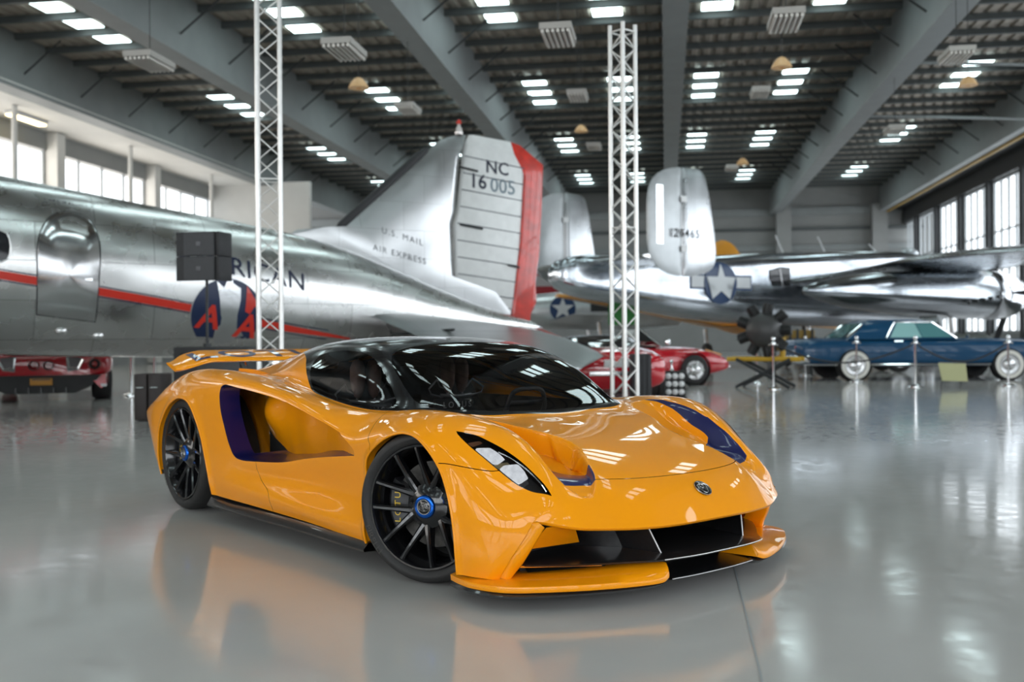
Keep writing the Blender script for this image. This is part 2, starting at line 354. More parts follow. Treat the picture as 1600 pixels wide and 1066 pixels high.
# ---- yellow coupe body surface: feature curves (s, x, |y|, z) in car space, x forward from the front axle
def _r(txt):
    out=[]
    for t in txt.split(';'):
        v=[float(a) for a in t.split()]
        if len(v)==3: v=[v[0],v[0],v[1],v[2]]
        out.append(v)
    return np.array(out)
ROWS=[_r(t) for t in [
 "-3.5 .80 .42;-3.3 .88 .30;-3.1 .94 .20;-2.6 .97 .17;-2.1 .965 .158;-1.6 .94 .148;-1 .925 .138;-.5 .935 .128;0 .95 .12;.3 .945 .11;.4 .37 .94 .11;.6 .43 .92 .11;.8 .48 .905 .11;1 .50 .87 .11",
 "-3.5 .83 .46;-3.3 .91 .38;-3.1 .96 .30;-2.6 .985 .27;-2.1 .985 .25;-1.6 .97 .235;-1 .955 .215;-.5 .955 .21;0 .965 .24;.3 .957 .22;.4 .38 .95 .21;.6 .44 .93 .19;.8 .50 .905 .17;1 .525 .865 .15",
 "-3.5 .86 .50;-3.3 .93 .46;-3.1 .975 .42;-2.6 .99 .40;-2.1 .995 .36;-1.6 .955 .335;-1 .925 .335;-.5 .935 .36;0 .968 .40;.3 .965 .36;.4 .38 .95 .34;.6 .46 .92 .30;.8 .53 .885 .25;1 .56 .855 .205",
 "-3.5 .88 .55;-3.3 .94 .54;-3.1 .98 .55;-2.6 .992 .56;-2.1 .995 .51;-1.75 .98 .455;-1.3 .958 .455;-1 .95 .49;-.5 .955 .54;-.2 .965 .57;0 .968 .57;.2 .965 .52;.3 .955 .48;.4 .38 .935 .44;.5 .43 .915 .41;.6 .475 .90 .38;.8 .55 .87 .33;1 .60 .825 .28",
 "-3.5 .87 .61;-3.3 .925 .64;-3.0 .965 .71;-2.6 .98 .77;-2.2 .985 .805;-2 .98 .815;-1.75 .968 .812;-1.3 .95 .775;-.8 .945 .672;-.5 .957 .62;-.35 .96 .645;-.2 .958 .685;0 .95 .70;.1 .945 .695;.2 .935 .655;.3 .91 .605;.4 .39 .88 .55;.5 .45 .86 .50;.6 .50 .845 .455;.7 .545 .83 .42;.8 .58 .82 .39;.9 .605 .81 .36;1 .62 .80 .335",
 "-3.5 .78 .66;-3.3 .80 .735;-3.1 .82 .815;-2.75 .85 .888;-2.45 .86 .91;-2.07 .865 .905;-1.8 .86 .882;-1.5 .85 .845;-1.2 .84 .80;-.8 .835 .74;-.5 .835 .732;-.3 .825 .756;-.1 .81 .768;.05 .795 .766;.17 .775 .745;.3 .735 .705;.4 .705 .66;.5 .48 .69 .605;.6 .55 .70 .545;.7 .61 .71 .49;.8 .65 .73 .44;.9 .675 .745 .39;1 .64 .785 .355",
 "-3.5 .55 .70;-3.3 .6 .76;-2.75 .66 .86;-2.3 .68 .872;-2.0 .68 .868;-1.7 .705 .865;-1.5 .735 .84;-1.26 .745 .81;-.85 .745 .757;-.6 .735 .735;-.45 .72 .735;-.2 .66 .74;0 .63 .737;.2 .62 .715;.3 .61 .69;.4 .60 .645;.5 .48 .60 .595;.6 .56 .61 .54;.7 .63 .63 .485;.8 .68 .64 .435;.9 .72 .65 .385;1 .755 .67 .332",
 "-3.5 .42 .73;-3.2 .45 .79;-2.6 .55 .87;-2.2 .58 .88;-1.9 .62 .91;-1.6 .65 .935;-1.4 .665 .935;-1.1 .67 .93;-.85 .66 .915;-.652 .65 .875;-.45 .625 .80;-.3 .585 .755;-.2 .565 .73;-.1 .545 .72;0 .52 .712;.1 .505 .695;.3 .50 .66;.4 .50 .622;.5 .49 .50 .58;.6 .58 .51 .53;.7 .66 .525 .48;.8 .722 .535 .431;.9 .776 .545 .376;1 .83 .55 .325",
 "-3.5 .28 .75;-3 .3 .84;-2.6 .34 .92;-2.2 .38 .99;-1.8 .46 1.04;-1.4 .52 1.055;-1.1 .535 1.055;-.85 .535 1.03;-.652 .525 .98;-.436 .505 .89;-.3 .485 .82;-.18 .46 .745;-.12 .445 .715;-.05 .42 .70;.1 .39 .685;.3 .385 .648;.4 .39 .618;.5 .50 .40 .58;.6 .61 .41 .537;.7 .72 .42 .485;.8 .787 .425 .434;.9 .840 .425 .379;1 .895 .42 .322",
 "-3.5 .14 .76;-3 .15 .86;-2.6 .17 .96;-2.2 .20 1.04;-1.8 .26 1.085;-1.4 .30 1.098;-1.1 .32 1.095;-.85 .30 1.068;-.652 .28 1.02;-.436 .26 .925;-.3 .25 .85;-.15 .24 .745;-.1 .235 .712;0 .23 .698;.2 .22 .66;.4 .22 .617;.5 .515 .23 .581;.6 .635 .24 .54;.7 .75 .245 .49;.8 .825 .25 .439;.9 .88 .25 .383;1 .935 .25 .322",
 "-3.5 0 .76;-3 0 .865;-2.6 0 .975;-2.2 0 1.055;-1.8 0 1.10;-1.4 0 1.11;-1.1 0 1.105;-.85 0 1.078;-.652 0 1.03;-.436 0 .94;-.3 0 .865;-.14 0 .75;-.09 0 .707;0 0 .69;.2 0 .658;.4 0 .617;.5 .52 0 .582;.6 .64 0 .543;.7 .763 0 .492;.8 .842 0 .438;.9 .893 0 .384;1 .945 0 .323"]]
def crom(P,n):
    """centripetal-ish Catmull-Rom across rows; P[r,...,3] -> dense"""
    R=len(P); out=[]
    ext0=2*P[0]-P[1]; ext1=P[-2]*np.array([1,-1,1])     # mirror across the centre line
    Q=np.concatenate([ext0[None],P,ext1[None]])
    for r in range(1,R):
        for k in range(n):
            t=k/n; a,b,c,d=Q[r-1],Q[r],Q[r+1],Q[r+2] if r+2<len(Q) else ext1
            out.append(.5*((2*b)+(-a+c)*t+(2*a-5*b+4*c-d)*t*t+(-a+3*b-3*c+d)*t**3))
    out.append(P[-1]); return np.array(out)
def smooth_ax(G,it,axis,keep=1):
    G=G.copy()
    for _ in range(it):
        if axis==1: G[:,1:-1]=.25*G[:,:-2]+.5*G[:,1:-1]+.25*G[:,2:]
        else:
            N=G.copy(); N[1:-1]=.25*G[:-2]+.5*G[1:-1]+.25*G[2:]
            m=.5*G[-1]+.5*G[-2]*np.array([1,-1,1])*.5+.25*G[-2]*np.array([1,1,1])   # centre row mirrored
            N[-1]=.5*G[-1]+.25*G[-2]+.25*G[-2]*np.array([1,-1,1]); N[-1,:,1]=0
            G=N
    return G
def body_grid(ns=420,nv=12):
    S=np.linspace(-3.5,1.0,ns)
    P=np.array([np.stack([pchip(r[:,0],r[:,k],S) for k in (1,2,3)],1) for r in ROWS])
    k=ns/561.
    def sm(A,it):
        A=A.copy()
        for _ in range(int(it*k*k)): A[1:-1]=.25*A[:-2]+.5*A[1:-1]+.25*A[2:]
        return A
    q=np.clip((S-.10)/.12,0,1)*np.clip((.93-S)/.1,0,1); q2=np.clip((-.35-S)/.15,0,1)
    for r in range(len(P)):
        it=110 if r<6 else 60 if r==6 else 24; big=sm(P[r],110); sml=sm(P[r],it)
        t=np.maximum(q,q2)[:,None] if r>5 else np.ones((ns,1))*(np.clip((.96-S)/.1,0,1))[:,None]
        P[r]=big*t+sml*(1-t)
    G=crom(P,nv)
    G=smooth_ax(G,14,1)
    H=smooth_ax(G,34,0); L=smooth_ax(G,6,0); wv=(np.arange(len(G))/nv)[:,None,None]
    t=np.clip((5.2-wv)/.8,0,1)*np.clip((S[None,:,None]-.12)/.2,0,1); t=t*t*(3-2*t); G=H*t+L*(1-t)
    return S,G       # G[v,s,3]
# =================================================================== the yellow coupe
YEL=mat('yellow_paint',(.93,.325,.003),.4,.0,.8,spec=.10,coat_rough=.02); YEL.node_tree.nodes['Principled BSDF'].inputs['Coat IOR'].default_value=1.42
BLU=mat('dark_blue_paint',(.006,.009,.085),.3,0,.6)
BLK=mat('gloss_black',(.006,.006,.007),.16,0,.35)
CARB=mat('carbon_black',(.012,.012,.013),.28,0,.5,var=.3,scale=60)
MBLK=mat('matt_black',(.012,.012,.012),.6)
RUB=mat('tyre_rubber',(.018,.017,.017),.62,var=.15,scale=20)
ALU=mat('bare_aluminium',(.6,.6,.6),.25,1)
CHR=mat('chrome',(.85,.86,.87),.06,1)
GLD=mat('yellow_lettering',(.8,.55,.06),.4)
WSG=glass('tinted_glass',(.62,.62,.63),0,1.0)
CLR=glass('clear_lens',(.93,.93,.95),0,.9)
MWHT=mat('white_plastic',(.8,.8,.8),.35)
def car_matrix():
    h=.692; o=W(.293,5.058); f=W(math.sin(h),-math.cos(h)); l=W(math.cos(h),math.sin(h))
    return Matrix(((f.x,l.x,0,o.x),(f.y,l.y,0,o.y),(0,0,1,0),(0,0,0,1)))
coupe=thing('sports_car','low yellow and blue sports coupe with black canopy and black wheels in the foreground','car')
coupe.matrix_world=car_matrix()
KV=16; NS=561
S_,G0=body_grid(NS,KV)
NV=G0.shape[0]
SS,WW=np.meshgrid(S_,np.arange(NV)/KV)          # parameters of every vertex
WM=.13                                           # metres per row, roughly
def P2(txt): return np.array([[float(a) for a in t.split()] for t in txt.split(';')])
def sd_poly(s,w,poly):
    p=np.stack([s.ravel(),w.ravel()*WM],1); q=poly*np.array([1,WM]); n=len(q)
    d=np.full(len(p),1e9); ins=np.zeros(len(p),bool)
    for i in range(n):
        a=q[i]; b=q[(i+1)%n]; e=b-a; v=p-a; t=np.clip((v@e)/(e@e+1e-12),0,1); d=np.minimum(d,np.sum((v-t[:,None]*e)**2,1))
        c=((a[1]<=p[:,1])&(b[1]>p[:,1]))|((b[1]<=p[:,1])&(a[1]>p[:,1]))
        if c.any():
            xx=a[0]+(p[:,1]-a[1])/(b[1]-a[1]+1e-15)*(b[0]-a[0]); ins^=c&(p[:,0]<xx)
    d=np.sqrt(d); return np.where(ins,-d,d).reshape(s.shape)
def sd_line(s,w,line):
    p=np.stack([s.ravel(),w.ravel()*WM],1); q=line*np.array([1,WM]); d=np.full(len(p),1e9)
    for i in range(len(q)-1):
        a=q[i]; e=q[i+1]-a; v=p-a; t=np.clip((v@e)/(e@e+1e-12),0,1); d=np.minimum(d,np.sum((v-t[:,None]*e)**2,1))
    return np.sqrt(d).reshape(s.shape)
canopy=np.concatenate([curve(P2("-3.5 8.6;-3.0 8.5;-2.5 8.35;-2.1 8.05;-1.718 7.51;-1.56 7.05;-1.471 6.66;-1.369 6.2;-1.262 5.86;-1.134 5.74;-.967 5.78;-.79 5.84;-.641 5.93;-.50 6.07;-.38 6.32;-.28 6.62;-.205 7.0;-.16 7.5;-.125 8.2;-.107 8.9;-.09 9.5;-.084 10.2"),6),P2("-3.6 10.2;-3.6 8.6")])
sglass=curve(P2("-1.50 7.35;-1.475 7.60;-1.366 7.71;-1.218 7.76;-1.079 7.72;-.947 7.63;-.829 7.44;-.722 7.17;-.61 6.80;-.53 6.45;-.49 6.15;-.55 6.08;-.641 6.0;-.79 5.91;-.967 5.85;-1.134 5.82;-1.262 5.96;-1.36 6.3;-1.43 6.68;-1.48 7.05"),6,True,corners=(10,))
wscr=np.concatenate([curve(P2("-.84 10.2;-.835 9.6;-.83 9.1;-.825 8.65;-.815 8.3;-.805 8.07;-.785 7.85;-.703 7.50;-.606 7.24;-.524 7.03;-.43 6.82;-.35 6.78;-.28 7.0;-.225 7.4;-.185 7.9;-.15 8.5;-.125 9.2;-.115 10.2"),6)])
light=curve(P2("0.195 4.42;.279 4.60;.368 4.66;.480 4.74;.612 4.88;.70 5.02;.785 5.17;.74 4.80;.696 4.58;.619 4.40;.543 4.31;.434 4.25;.333 4.26;.260 4.32"),6,True,corners=(0,6))
scoop=curve(P2("-1.953 4.1;-1.995 3.98;-1.975 3.6;-1.917 3.3;-1.85 2.98;-1.784 2.74;-1.70 2.70;-1.552 2.75;-1.193 2.88;-.85 2.94;-.507 2.97;-.505 3.2;-.56 3.7;-.652 3.98;-.80 4.0;-.951 4.0;-1.186 4.0;-1.495 4.0;-1.801 4.05"),6,True,corners=(10,13))
arch_f=np.concatenate([curve(P2("-.415 -.3;-.413 .6;-.41 1.6;-.40 2.3;-.377 2.85;-.277 3.33;-.167 3.68;-.068 3.82;.023 3.78;.115 3.60;.184 3.40;.237 3.13;.291 2.5;.326 1.55;.332 .6;.332 -.3"),6)])
arch_r=np.concatenate([curve(P2("-3.02 -.3;-3.02 .6;-3.004 1.53;-2.936 2.85;-2.793 3.55;-2.63 3.78;-2.458 3.68;-2.319 3.30;-2.214 2.75;-2.148 1.63;-2.135 .7;-2.135 -.3"),6)])
vent=curve(P2("-.17 6.1;-.15 6.7;-.08 7.08;.085 7.38;.19 7.72;.30 8.15;.40 8.26;.48 8.10;.56 7.86;.63 7.66;.69 7.40;.76 7.12;.795 6.85;.78 6.4;.71 6.05;.64 5.80;.58 5.62;.505 5.56;.385 5.6;.26 5.68;.13 5.68;-.035 5.62;-.13 5.72"),6,True)
# sculpting: hood outlets sink, arch lips flare, sill dimple
sdv=sd_poly(SS,WW,vent); ins=np.clip(-sdv,0,None)
# wall steepness: steep towards the outside, softer towards the hood
wallw=np.where(WW<6.2,.028,.026)
dm=.105*sstep((SS+.20)/.42)*(1-.80*sstep((SS-.40)/.27))*(1-.65*sstep((SS-.67)/.1))
G0[...,2]-=dm*sstep(ins/wallw); G0[...,1]-=.25*dm*sstep(ins/wallw)*(WW<8)
for A_,amp in ((arch_f,.012),(arch_r,.012)):
    d=np.abs(sd_poly(SS,WW,A_)); G0[...,1]+=amp*np.exp(-(d/.026)**2)*(WW<5)
# hollow at the sill behind the front wheel and the waist crease before the rear wheel
G0[...,1]-=.018*np.exp(-((SS+.80)/.35)**2-((WW-1.9)/.9)**2)
# normals
def grid_normals(G):
    du=np.gradient(G,axis=1); dv=np.gradient(G,axis=0); n=np.cross(du,dv); n/=np.linalg.norm(n,axis=2,keepdims=True)+1e-12
    n[-1,:,1]=0; n[-1]/=np.linalg.norm(n[-1],axis=1,keepdims=True)
    return n
NN=grid_normals(G0)
if NN[-1,NS//2,2]<0: NN=-NN
ATT=np.concatenate([G0,NN,SS[...,None],WW[...,None]],2).reshape(-1,8)
idx=np.arange(NV*NS).reshape(NV,NS)
qa,qb,qc,qd=idx[:-1,:-1].ravel(),idx[:-1,1:].ravel(),idx[1:,1:].ravel(),idx[1:,:-1].ravel()
TRI=np.concatenate([np.stack([qa,qb,qc],1),np.stack([qa,qc,qd],1)])
def clip(A,T,phi):
    ng=phi<0; c=ng[T].sum(1); Ti=T[c==3]; To=T[c==0]; mi=[];mo=[]; newA=[]; nb=len(A)
    keys={}
    for cc in (1,2):
        M=T[c==cc]
        if not len(M): continue
        k=np.argmax(ng[M] if cc==1 else ~ng[M],1); r=np.arange(len(M))
        a,b,d=M[r,k],M[r,(k+1)%3],M[r,(k+2)%3]
        e=np.concatenate([np.stack([a,b],1),np.stack([a,d],1)]); lo=e.min(1); hi=e.max(1); key=lo.astype(np.int64)*(len(A)+1)+hi
        keys[cc]=(a,b,d,key)
    if not keys: return (A,Ti),(A,To)
    allk=np.unique(np.concatenate([v[3] for v in keys.values()])); lo=allk//(len(A)+1); hi=allk%(len(A)+1)
    t=(phi[lo]/(phi[lo]-phi[hi]))[:,None]; NA=A[lo]*(1-t)+A[hi]*t; NA[:,3:6]/=np.linalg.norm(NA[:,3:6],axis=1,keepdims=True)+1e-12
    for cc,(a,b,d,key) in keys.items():
        ii=np.searchsorted(allk,key)+nb; p=ii[:len(a)]; q=ii[len(a):]
        lone=np.stack([a,p,q],1); quad=np.concatenate([np.stack([p,b,d],1),np.stack([p,d,q],1)])
        (mi if cc==1 else mo).append(lone); (mo if cc==1 else mi).append(quad)
    A2=np.concatenate([A,NA]); return (A2,np.concatenate([Ti]+mi)),(A2,np.concatenate([To]+mo))
def take(M,poly):      # -> inside, outside
    A,T=M; A,T=compact(A,T); return clip(A,T,sd_poly(A[:,6],A[:,7],poly))
def refine(A,T,line,r):
    d=sd_line(A[:,6],A[:,7],line); near=(d[T]<r).any(1); M=T[near]; ab=(A[M[:,0]]+A[M[:,1]])/2; bc=(A[M[:,1]]+A[M[:,2]])/2; ca=(A[M[:,2]]+A[M[:,0]])/2
    n=len(A); k=len(M); i1=n+np.arange(k); i2=i1+k; i3=i2+k
    A2=np.concatenate([A,ab,bc,ca]); T2=np.concatenate([T[~near],np.stack([M[:,0],i1,i3],1),np.stack([i1,M[:,1],i2],1),np.stack([i3,i2,M[:,2]],1),np.stack([i1,i2,i3],1)])
    # weld the doubled midpoints
    key=np.round(A2[:,:3]*2e5).astype(np.int64); _,first,inv=np.unique(key,axis=0,return_index=True,return_inverse=True); inv=inv.ravel()
    return A2[first],inv[T2]
def gap(M,line,w=.0017):
    A,T=compact(*M)
    if w>.001: A,T=refine(A,T,line,.014); A,T=refine(A,T,line,.007); A,T=refine(A,T,line,.004)
    elif 1: A,T=refine(A,T,line,.014)
    return clip(A,T,w-sd_line(A[:,6],A[:,7],line))[0]
def compact(A,T):
    u,inv=np.unique(T,return_inverse=True); return A[u],inv.reshape(T.shape)
def comps(M):
    A,T=compact(*M); lab=np.arange(len(A))
    while True:
        m=lab[T].min(1); new=lab.copy()
        for k in range(3): np.minimum.at(new,T[:,k],m)
        new=new[new]
        if (new==lab).all(): break
        lab=new
    out=[]
    for l in np.unique(lab):
        t=T[lab[T[:,0]]==l]
        if len(t)>30: out.append(compact(A,t))
    return out
def emit(name,M,m,parent,sides=(1,-1),both=False,off=0.0,label=None):
    """mesh of a clipped piece, on each side of the car; both=True welds the halves into one"""
    A,T=compact(*M); obs=[]
    def mk(V,N,F):
        F=F[(F[:,0]!=F[:,1])&(F[:,1]!=F[:,2])&(F[:,0]!=F[:,2])]; F=F[np.unique(np.sort(F,1),axis=0,return_index=True)[1]]; F=np.ascontiguousarray(F)
        me=bpy.data.meshes.new(name); me.vertices.add(len(V)); me.vertices.foreach_set('co',V.astype(np.float32).ravel())
        me.loops.add(F.size); me.loops.foreach_set('vertex_index',F.astype(np.int32).ravel()); me.polygons.add(len(F))
        me.polygons.foreach_set('loop_start',np.arange(0,F.size,3,dtype=np.int32))
        me.update(calc_edges=True); me.validate(clean_customdata=False); me.polygons.foreach_set('use_smooth',[True]*len(me.polygons)); me.normals_split_custom_set_from_vertices(N.tolist())
        o=link(name,me,parent,m,label=label); obs.append(o)
    V=A[:,:3]+A[:,3:6]*off; N=A[:,3:6]; fl=np.array([1,-1,1])
    Fp=T[:,::-1] if np.median(np.einsum('ij,ij->i',np.cross(V[T[:,1]]-V[T[:,0]],V[T[:,2]]-V[T[:,0]]),N[T[:,0]]))<0 else T
    if both: mk(np.concatenate([V,V*fl]),np.concatenate([N,N*fl]),np.concatenate([Fp,Fp[:,::-1]+len(V)]))
    else:
        for s in sides: mk(V*(fl if s<0 else 1),N*(fl if s<0 else 1),Fp if s>0 else Fp[:,::-1])
    return obs
def gxyz(s,w,G=G0):
    j=np.clip((np.asarray(s)+3.5)/4.5*(NS-1),0,NS-1.001); i=np.clip(np.asarray(w)*KV,0,NV-1.001); i0=i.astype(int); j0=j.astype(int); a=(i-i0)[...,None]; b=(j-j0)[...,None]
    return (1-a)*((1-b)*G[i0,j0]+b*G[i0,j0+1])+a*((1-b)*G[i0+1,j0]+b*G[i0+1,j0+1])
BODY=(ATT,TRI)
_,BODY=take(BODY,arch_f); _,BODY=take(BODY,arch_r); _,BODY=take(BODY,scoop)
CAN,BODY=take(BODY,canopy); LT,BODY=take(BODY,light)
SG,CAN=take(CAN,sglass); WS,CAN=take(CAN,wscr)
blue_reg=np.concatenate([curve(P2("-.19 5.55;-.035 5.5;.13 5.5;.26 5.5;.385 5.45;.505 5.4;.60 5.5;.66 5.8;.672 6.2;.673 7.0;.672 7.5;.62 7.75;.575 7.86;.545 7.45;.455 6.9;.42 6.45;.40 6.1;.385 5.84;.385 5.75;.26 5.81;.13 5.77;-.035 5.69;-.13 5.76"),6)])
VB,BODY=take(BODY,vent); BL,VB=take(VB,blue_reg)
# panel gaps
front_gap=curve(P2("-.325 6.55;-.36 6.1;-.385 5.5;-.405 4.9;-.398 4.55;-.372 4.16;-.343 3.50;-.33 3.0"),6)
rear_gap=curve(P2("-1.553 2.80;-1.558 2.29;-1.517 1.78;-1.42 1.30;-1.40 .7;-1.41 -.1"),6)
bump_gap=curve(P2("0.19 3.3;.233 3.44;.347 3.79;.445 4.12;.48 4.3"),6)
bump_gap2=curve(P2(".77 5.1;.80 5.6;.79 6.1;.775 6.5"),5)
hood_gap=curve(P2(".66 7.0;.668 7.3;.672 7.69;.69 8.63;.70 9.4;.702 10.1"),6)
for g_ in (front_gap,rear_gap,bump_gap,hood_gap): BODY=gap(BODY,g_)
BODY=gap(BODY,curve(P2("-1.40 4.2;-1.42 5;-1.40 5.9"),4),.0004)
HD_,BODY=clip(*compact(*BODY),np.where(1,0,0)-1.0) if False else (None,BODY)
names=[]
for M in comps(BODY):
    s_,w_=M[0][:,6].mean(),M[0][:,7].mean()
    nm='rear_body_panel' if s_<-1.8 else 'door' if s_<-.5 else 'bonnet' if w_>7.5 and s_<.5 and M[0][:,6].min()>-.4 else 'front_bumper' if s_>.5 else 'front_wing'
    names.append((nm,round(float(s_),2),round(float(w_),2),len(M[1])))
    both=M[0][:,7].max()>9.9
    emit(nm,M,YEL,coupe,both=both)
for M in comps(BODY):
    A,T=M; sm_=A[T,6].mean(1); wm_=A[T,7].mean(1); k_=(sm_>-3.0)&(sm_<.06)&(wm_>1.2)
    if k_.sum()>50: emit('cabin_liner',(A,T[k_]),MBLK,coupe,both=A[T[k_].ravel(),7].max()>9.9,off=-.022)
emit('vent_bowl',VB,YEL,coupe); emit('vent_band',BL,BLU,coupe,label='dark blue band around the bonnet outlet')
emit('roof_shell',CAN,BLK,coupe,both=True,label='gloss black roof and pillars')
emit('side_window',SG,WSG,coupe); emit('windscreen',WS,WSG,coupe,both=True)
# headlights: housing sunk below a clear cover, two bright modules each
for s in (1,-1):
    hs=emit('headlight',LT,BLK,coupe,sides=(s,),off=-.035)[0]
    emit('headlight_cover',LT,CLR,hs,sides=(s,),off=0)
    lm=mat('lamp_module',(.75,.77,.8),.12,.6,var=.6,scale=45,emit=(.9,.95,1),es=.5)
    for (u0,u1,off_,mm,nm) in ((.325,.415,-.014,lm,'light_module'),(.475,.575,-.014,lm,'light_module'),(.43,.455,-.018,mat('gold_trim',(.35,.28,.16),.3,.8),'light_divider'),(.27,.29,-.014,mat('copper_trim',(.5,.22,.12),.3,.8),'light_divider'),(.68,.70,-.008,MWHT,'running_light')):
        reg=curve(P2('%.3f 4.33;%.3f 4.50;%.3f %.2f;%.3f %.2f'%(u0,u0+.01,u0+.045,4.62 if u0<.5 else 4.72,u1+.03,4.60 if u0<.6 else 4.85) if 0 else '%.3f 4.20;%.3f 4.20;%.3f %.2f;%.3f %.2f'%(u0-.01,u1-.01,u1+.03,4.56 if u0<.45 else 4.70,u0+.03,4.56 if u0<.45 else 4.70)),2,True)
        A,T=compact(*LT); ph=np.maximum(sd_poly(A[:,6],A[:,7],reg),sd_poly(A[:,6],A[:,7],light)+.007)
        pc=clip(A,T,ph)[0]
        if len(pc[1])>4: emit(nm,pc,mm,hs,sides=(s,),off=off_)
    # a bright frame line along the inner edge
    wl=[tuple(v) for v in gxyz(np.linspace(.40,.74,14),np.linspace(4.58,5.0,14))+np.array([0,0,-.004])]
    MB().tube([(p[0],p[1]*s,p[2]) for p in wl],.0028,6).build('light_trim',CHR,hs,60)
# edges: returns of arches, scoop, nose lip
def ret(name,loop,vec,m,closed,parent=coupe,bev=.006,fn=None):
    P=gxyz(loop[:,0],loop[:,1]); n=len(P); v=np.array(vec)
    Nn=np.stack([np.interp(0,[0],[0])*P[:,0]]*3,1)
    for s in (1,-1):
        A=P.copy(); B=P+v*.15*np.array([1,1,1]); C=P+v if fn is None else fn(P)
        st=[A,A*.0+ (A+ (C-A)*.12) , C]
        sec=[[tuple(q*np.array([1,s,1])) for q in r] for r in st]
        MB().loft(sec,closed=closed).build(name,m,parent,50)
arcs={'f':arch_f[18:-8],'r':arch_r[6:-6]}
arf=arch_f[(arch_f[:,1]>.0)]; arr=arch_r[(arch_r[:,1]>.0)]
ret('wheel_arch_edge',arf,(0,-.045,0),YEL,False); ret('wheel_arch_edge',arr,(0,-.045,0),YEL,False)
ret('wheel_arch_liner',arf,(0,-.30,0),MBLK,False,fn=lambda P:np.stack([P[:,0],P[:,1]-.32,P[:,2]+.02],1)); ret('wheel_arch_liner',arr,(0,-.3,0),MBLK,False,fn=lambda P:np.stack([P[:,0],P[:,1]-.36,P[:,2]+.02],1))
# rounded bright roll along each arch
for lp,nm in ((arf,'wheel_arch_roll'),(arr,'wheel_arch_roll')):
    P=gxyz(lp[:,0],lp[:,1])
    for s in (1,-1): MB().tube([(p[0],(p[1]-.004)*s,p[2]) for p in P],.007,8).build(nm,YEL,coupe,80)
# side intake
XF=np.linspace(-.40,-2.75,110)
def floorY(x): return pchip([-2.9,-2.6,-2.3,-2.0,-1.8,-1.72,-1.65,-1.55,-1.4,-1.2,-1.0,-.8,-.6,-.5,-.4,-.2],[.50,.54,.58,.62,.655,.67,.685,.70,.73,.765,.81,.86,.91,.928,.935,.935],x)
def intake_fn(P): return np.stack([P[:,0]-.02*(P[:,0]<-1.7),np.minimum(P[:,1]-.002,floorY(P[:,0])-.03),P[:,2]+.036*((P[:,0]>-1.95)&(scoop[:,1]<3.2))*sstep((-P[:,0]-.5)/.25)*(1-.45*sstep((-P[:,0]-1.2)/.5))],1)
P=gxyz(scoop[:,0],scoop[:,1]); C=intake_fn(P)
mid=np.where((scoop[:,1]>3.9)&(scoop[:,0]>-1.9))[0]
for s in (1,-1):
    n=len(P); fb=[];fy=[];fk=[]
    D=P+(C-P)*np.minimum(1,.13/(np.abs(C[:,1]-P[:,1])+.001))[:,None]; D=np.where((scoop[:,0]>-1.80)[:,None],C*.96+P*.04,D)
    for i in range(n):
        j=(i+1)%n; (fy if (scoop[i,1]>3.6 and scoop[i,0]>-1.93) else fb).append((i,j,n+j,n+i)); (fk.append((n+i,n+j,2*n+j,2*n+i)) if scoop[i,0]>-1.75 else None)
    V=[tuple(q*np.array([1,s,1])) for q in np.concatenate([P,D,C])]
    MB().add(V,fk).build('intake_throat',MBLK,coupe,60)
    MB().add(V,fb).build('intake_band',BLU,coupe,60,label='dark blue edge of the side intake'); MB().add(V,fy).build('intake_roof',YEL,coupe,60)
    secs=[]
    for x in XF:
        zl=np.interp(x,[-2.4,-2.2,-1.9,-1.55,-1.19,-.85,-.5,-.3],[.28,.28,.34,.38,.42,.47,.505,.52]); zu=np.interp(x,[-2.4,-1.8,-1.5,-1.19,-.95,-.65,-.5,-.3],[.90,.86,.80,.76,.72,.66,.60,.58]); y=float(floorY(x))
        row=[]
        for t in np.linspace(0,1,26):
            zz=zl+(zu-zl)*t; b=.085*math.exp(-((x+1.90)/.16)**2-((zz-.66)/.13)**2)+.02*sstep((-1.0-x)/.4)*math.sin(PI*t) - .03*sstep((-x-.7)/.5)*(1-t)**3
            row.append((x,(y+b)*s,zl+(zu-zl)*t))
        secs.append(row)
    MB().loft(secs,closed=False).build('intake_floor',YEL,coupe,180,fix=False)
# nose lip roll
P=gxyz(np.ones(90),np.linspace(5.0,9.99,90)); Pm=np.concatenate([P,(P*np.array([1,-1,1]))[::-1]])
MB().loft([[tuple(q) for q in Pm],[tuple(q+np.array([-.006,0,-.010])) for q in Pm],[tuple(q*np.array([1,1,1])+np.array([-.022,0,-.013])) for q in Pm],[tuple(q*np.array([1,.96,1])+np.array([-.10,0,-.004])) for q in Pm]],closed=False).build('nose_lip',YEL,coupe,80)
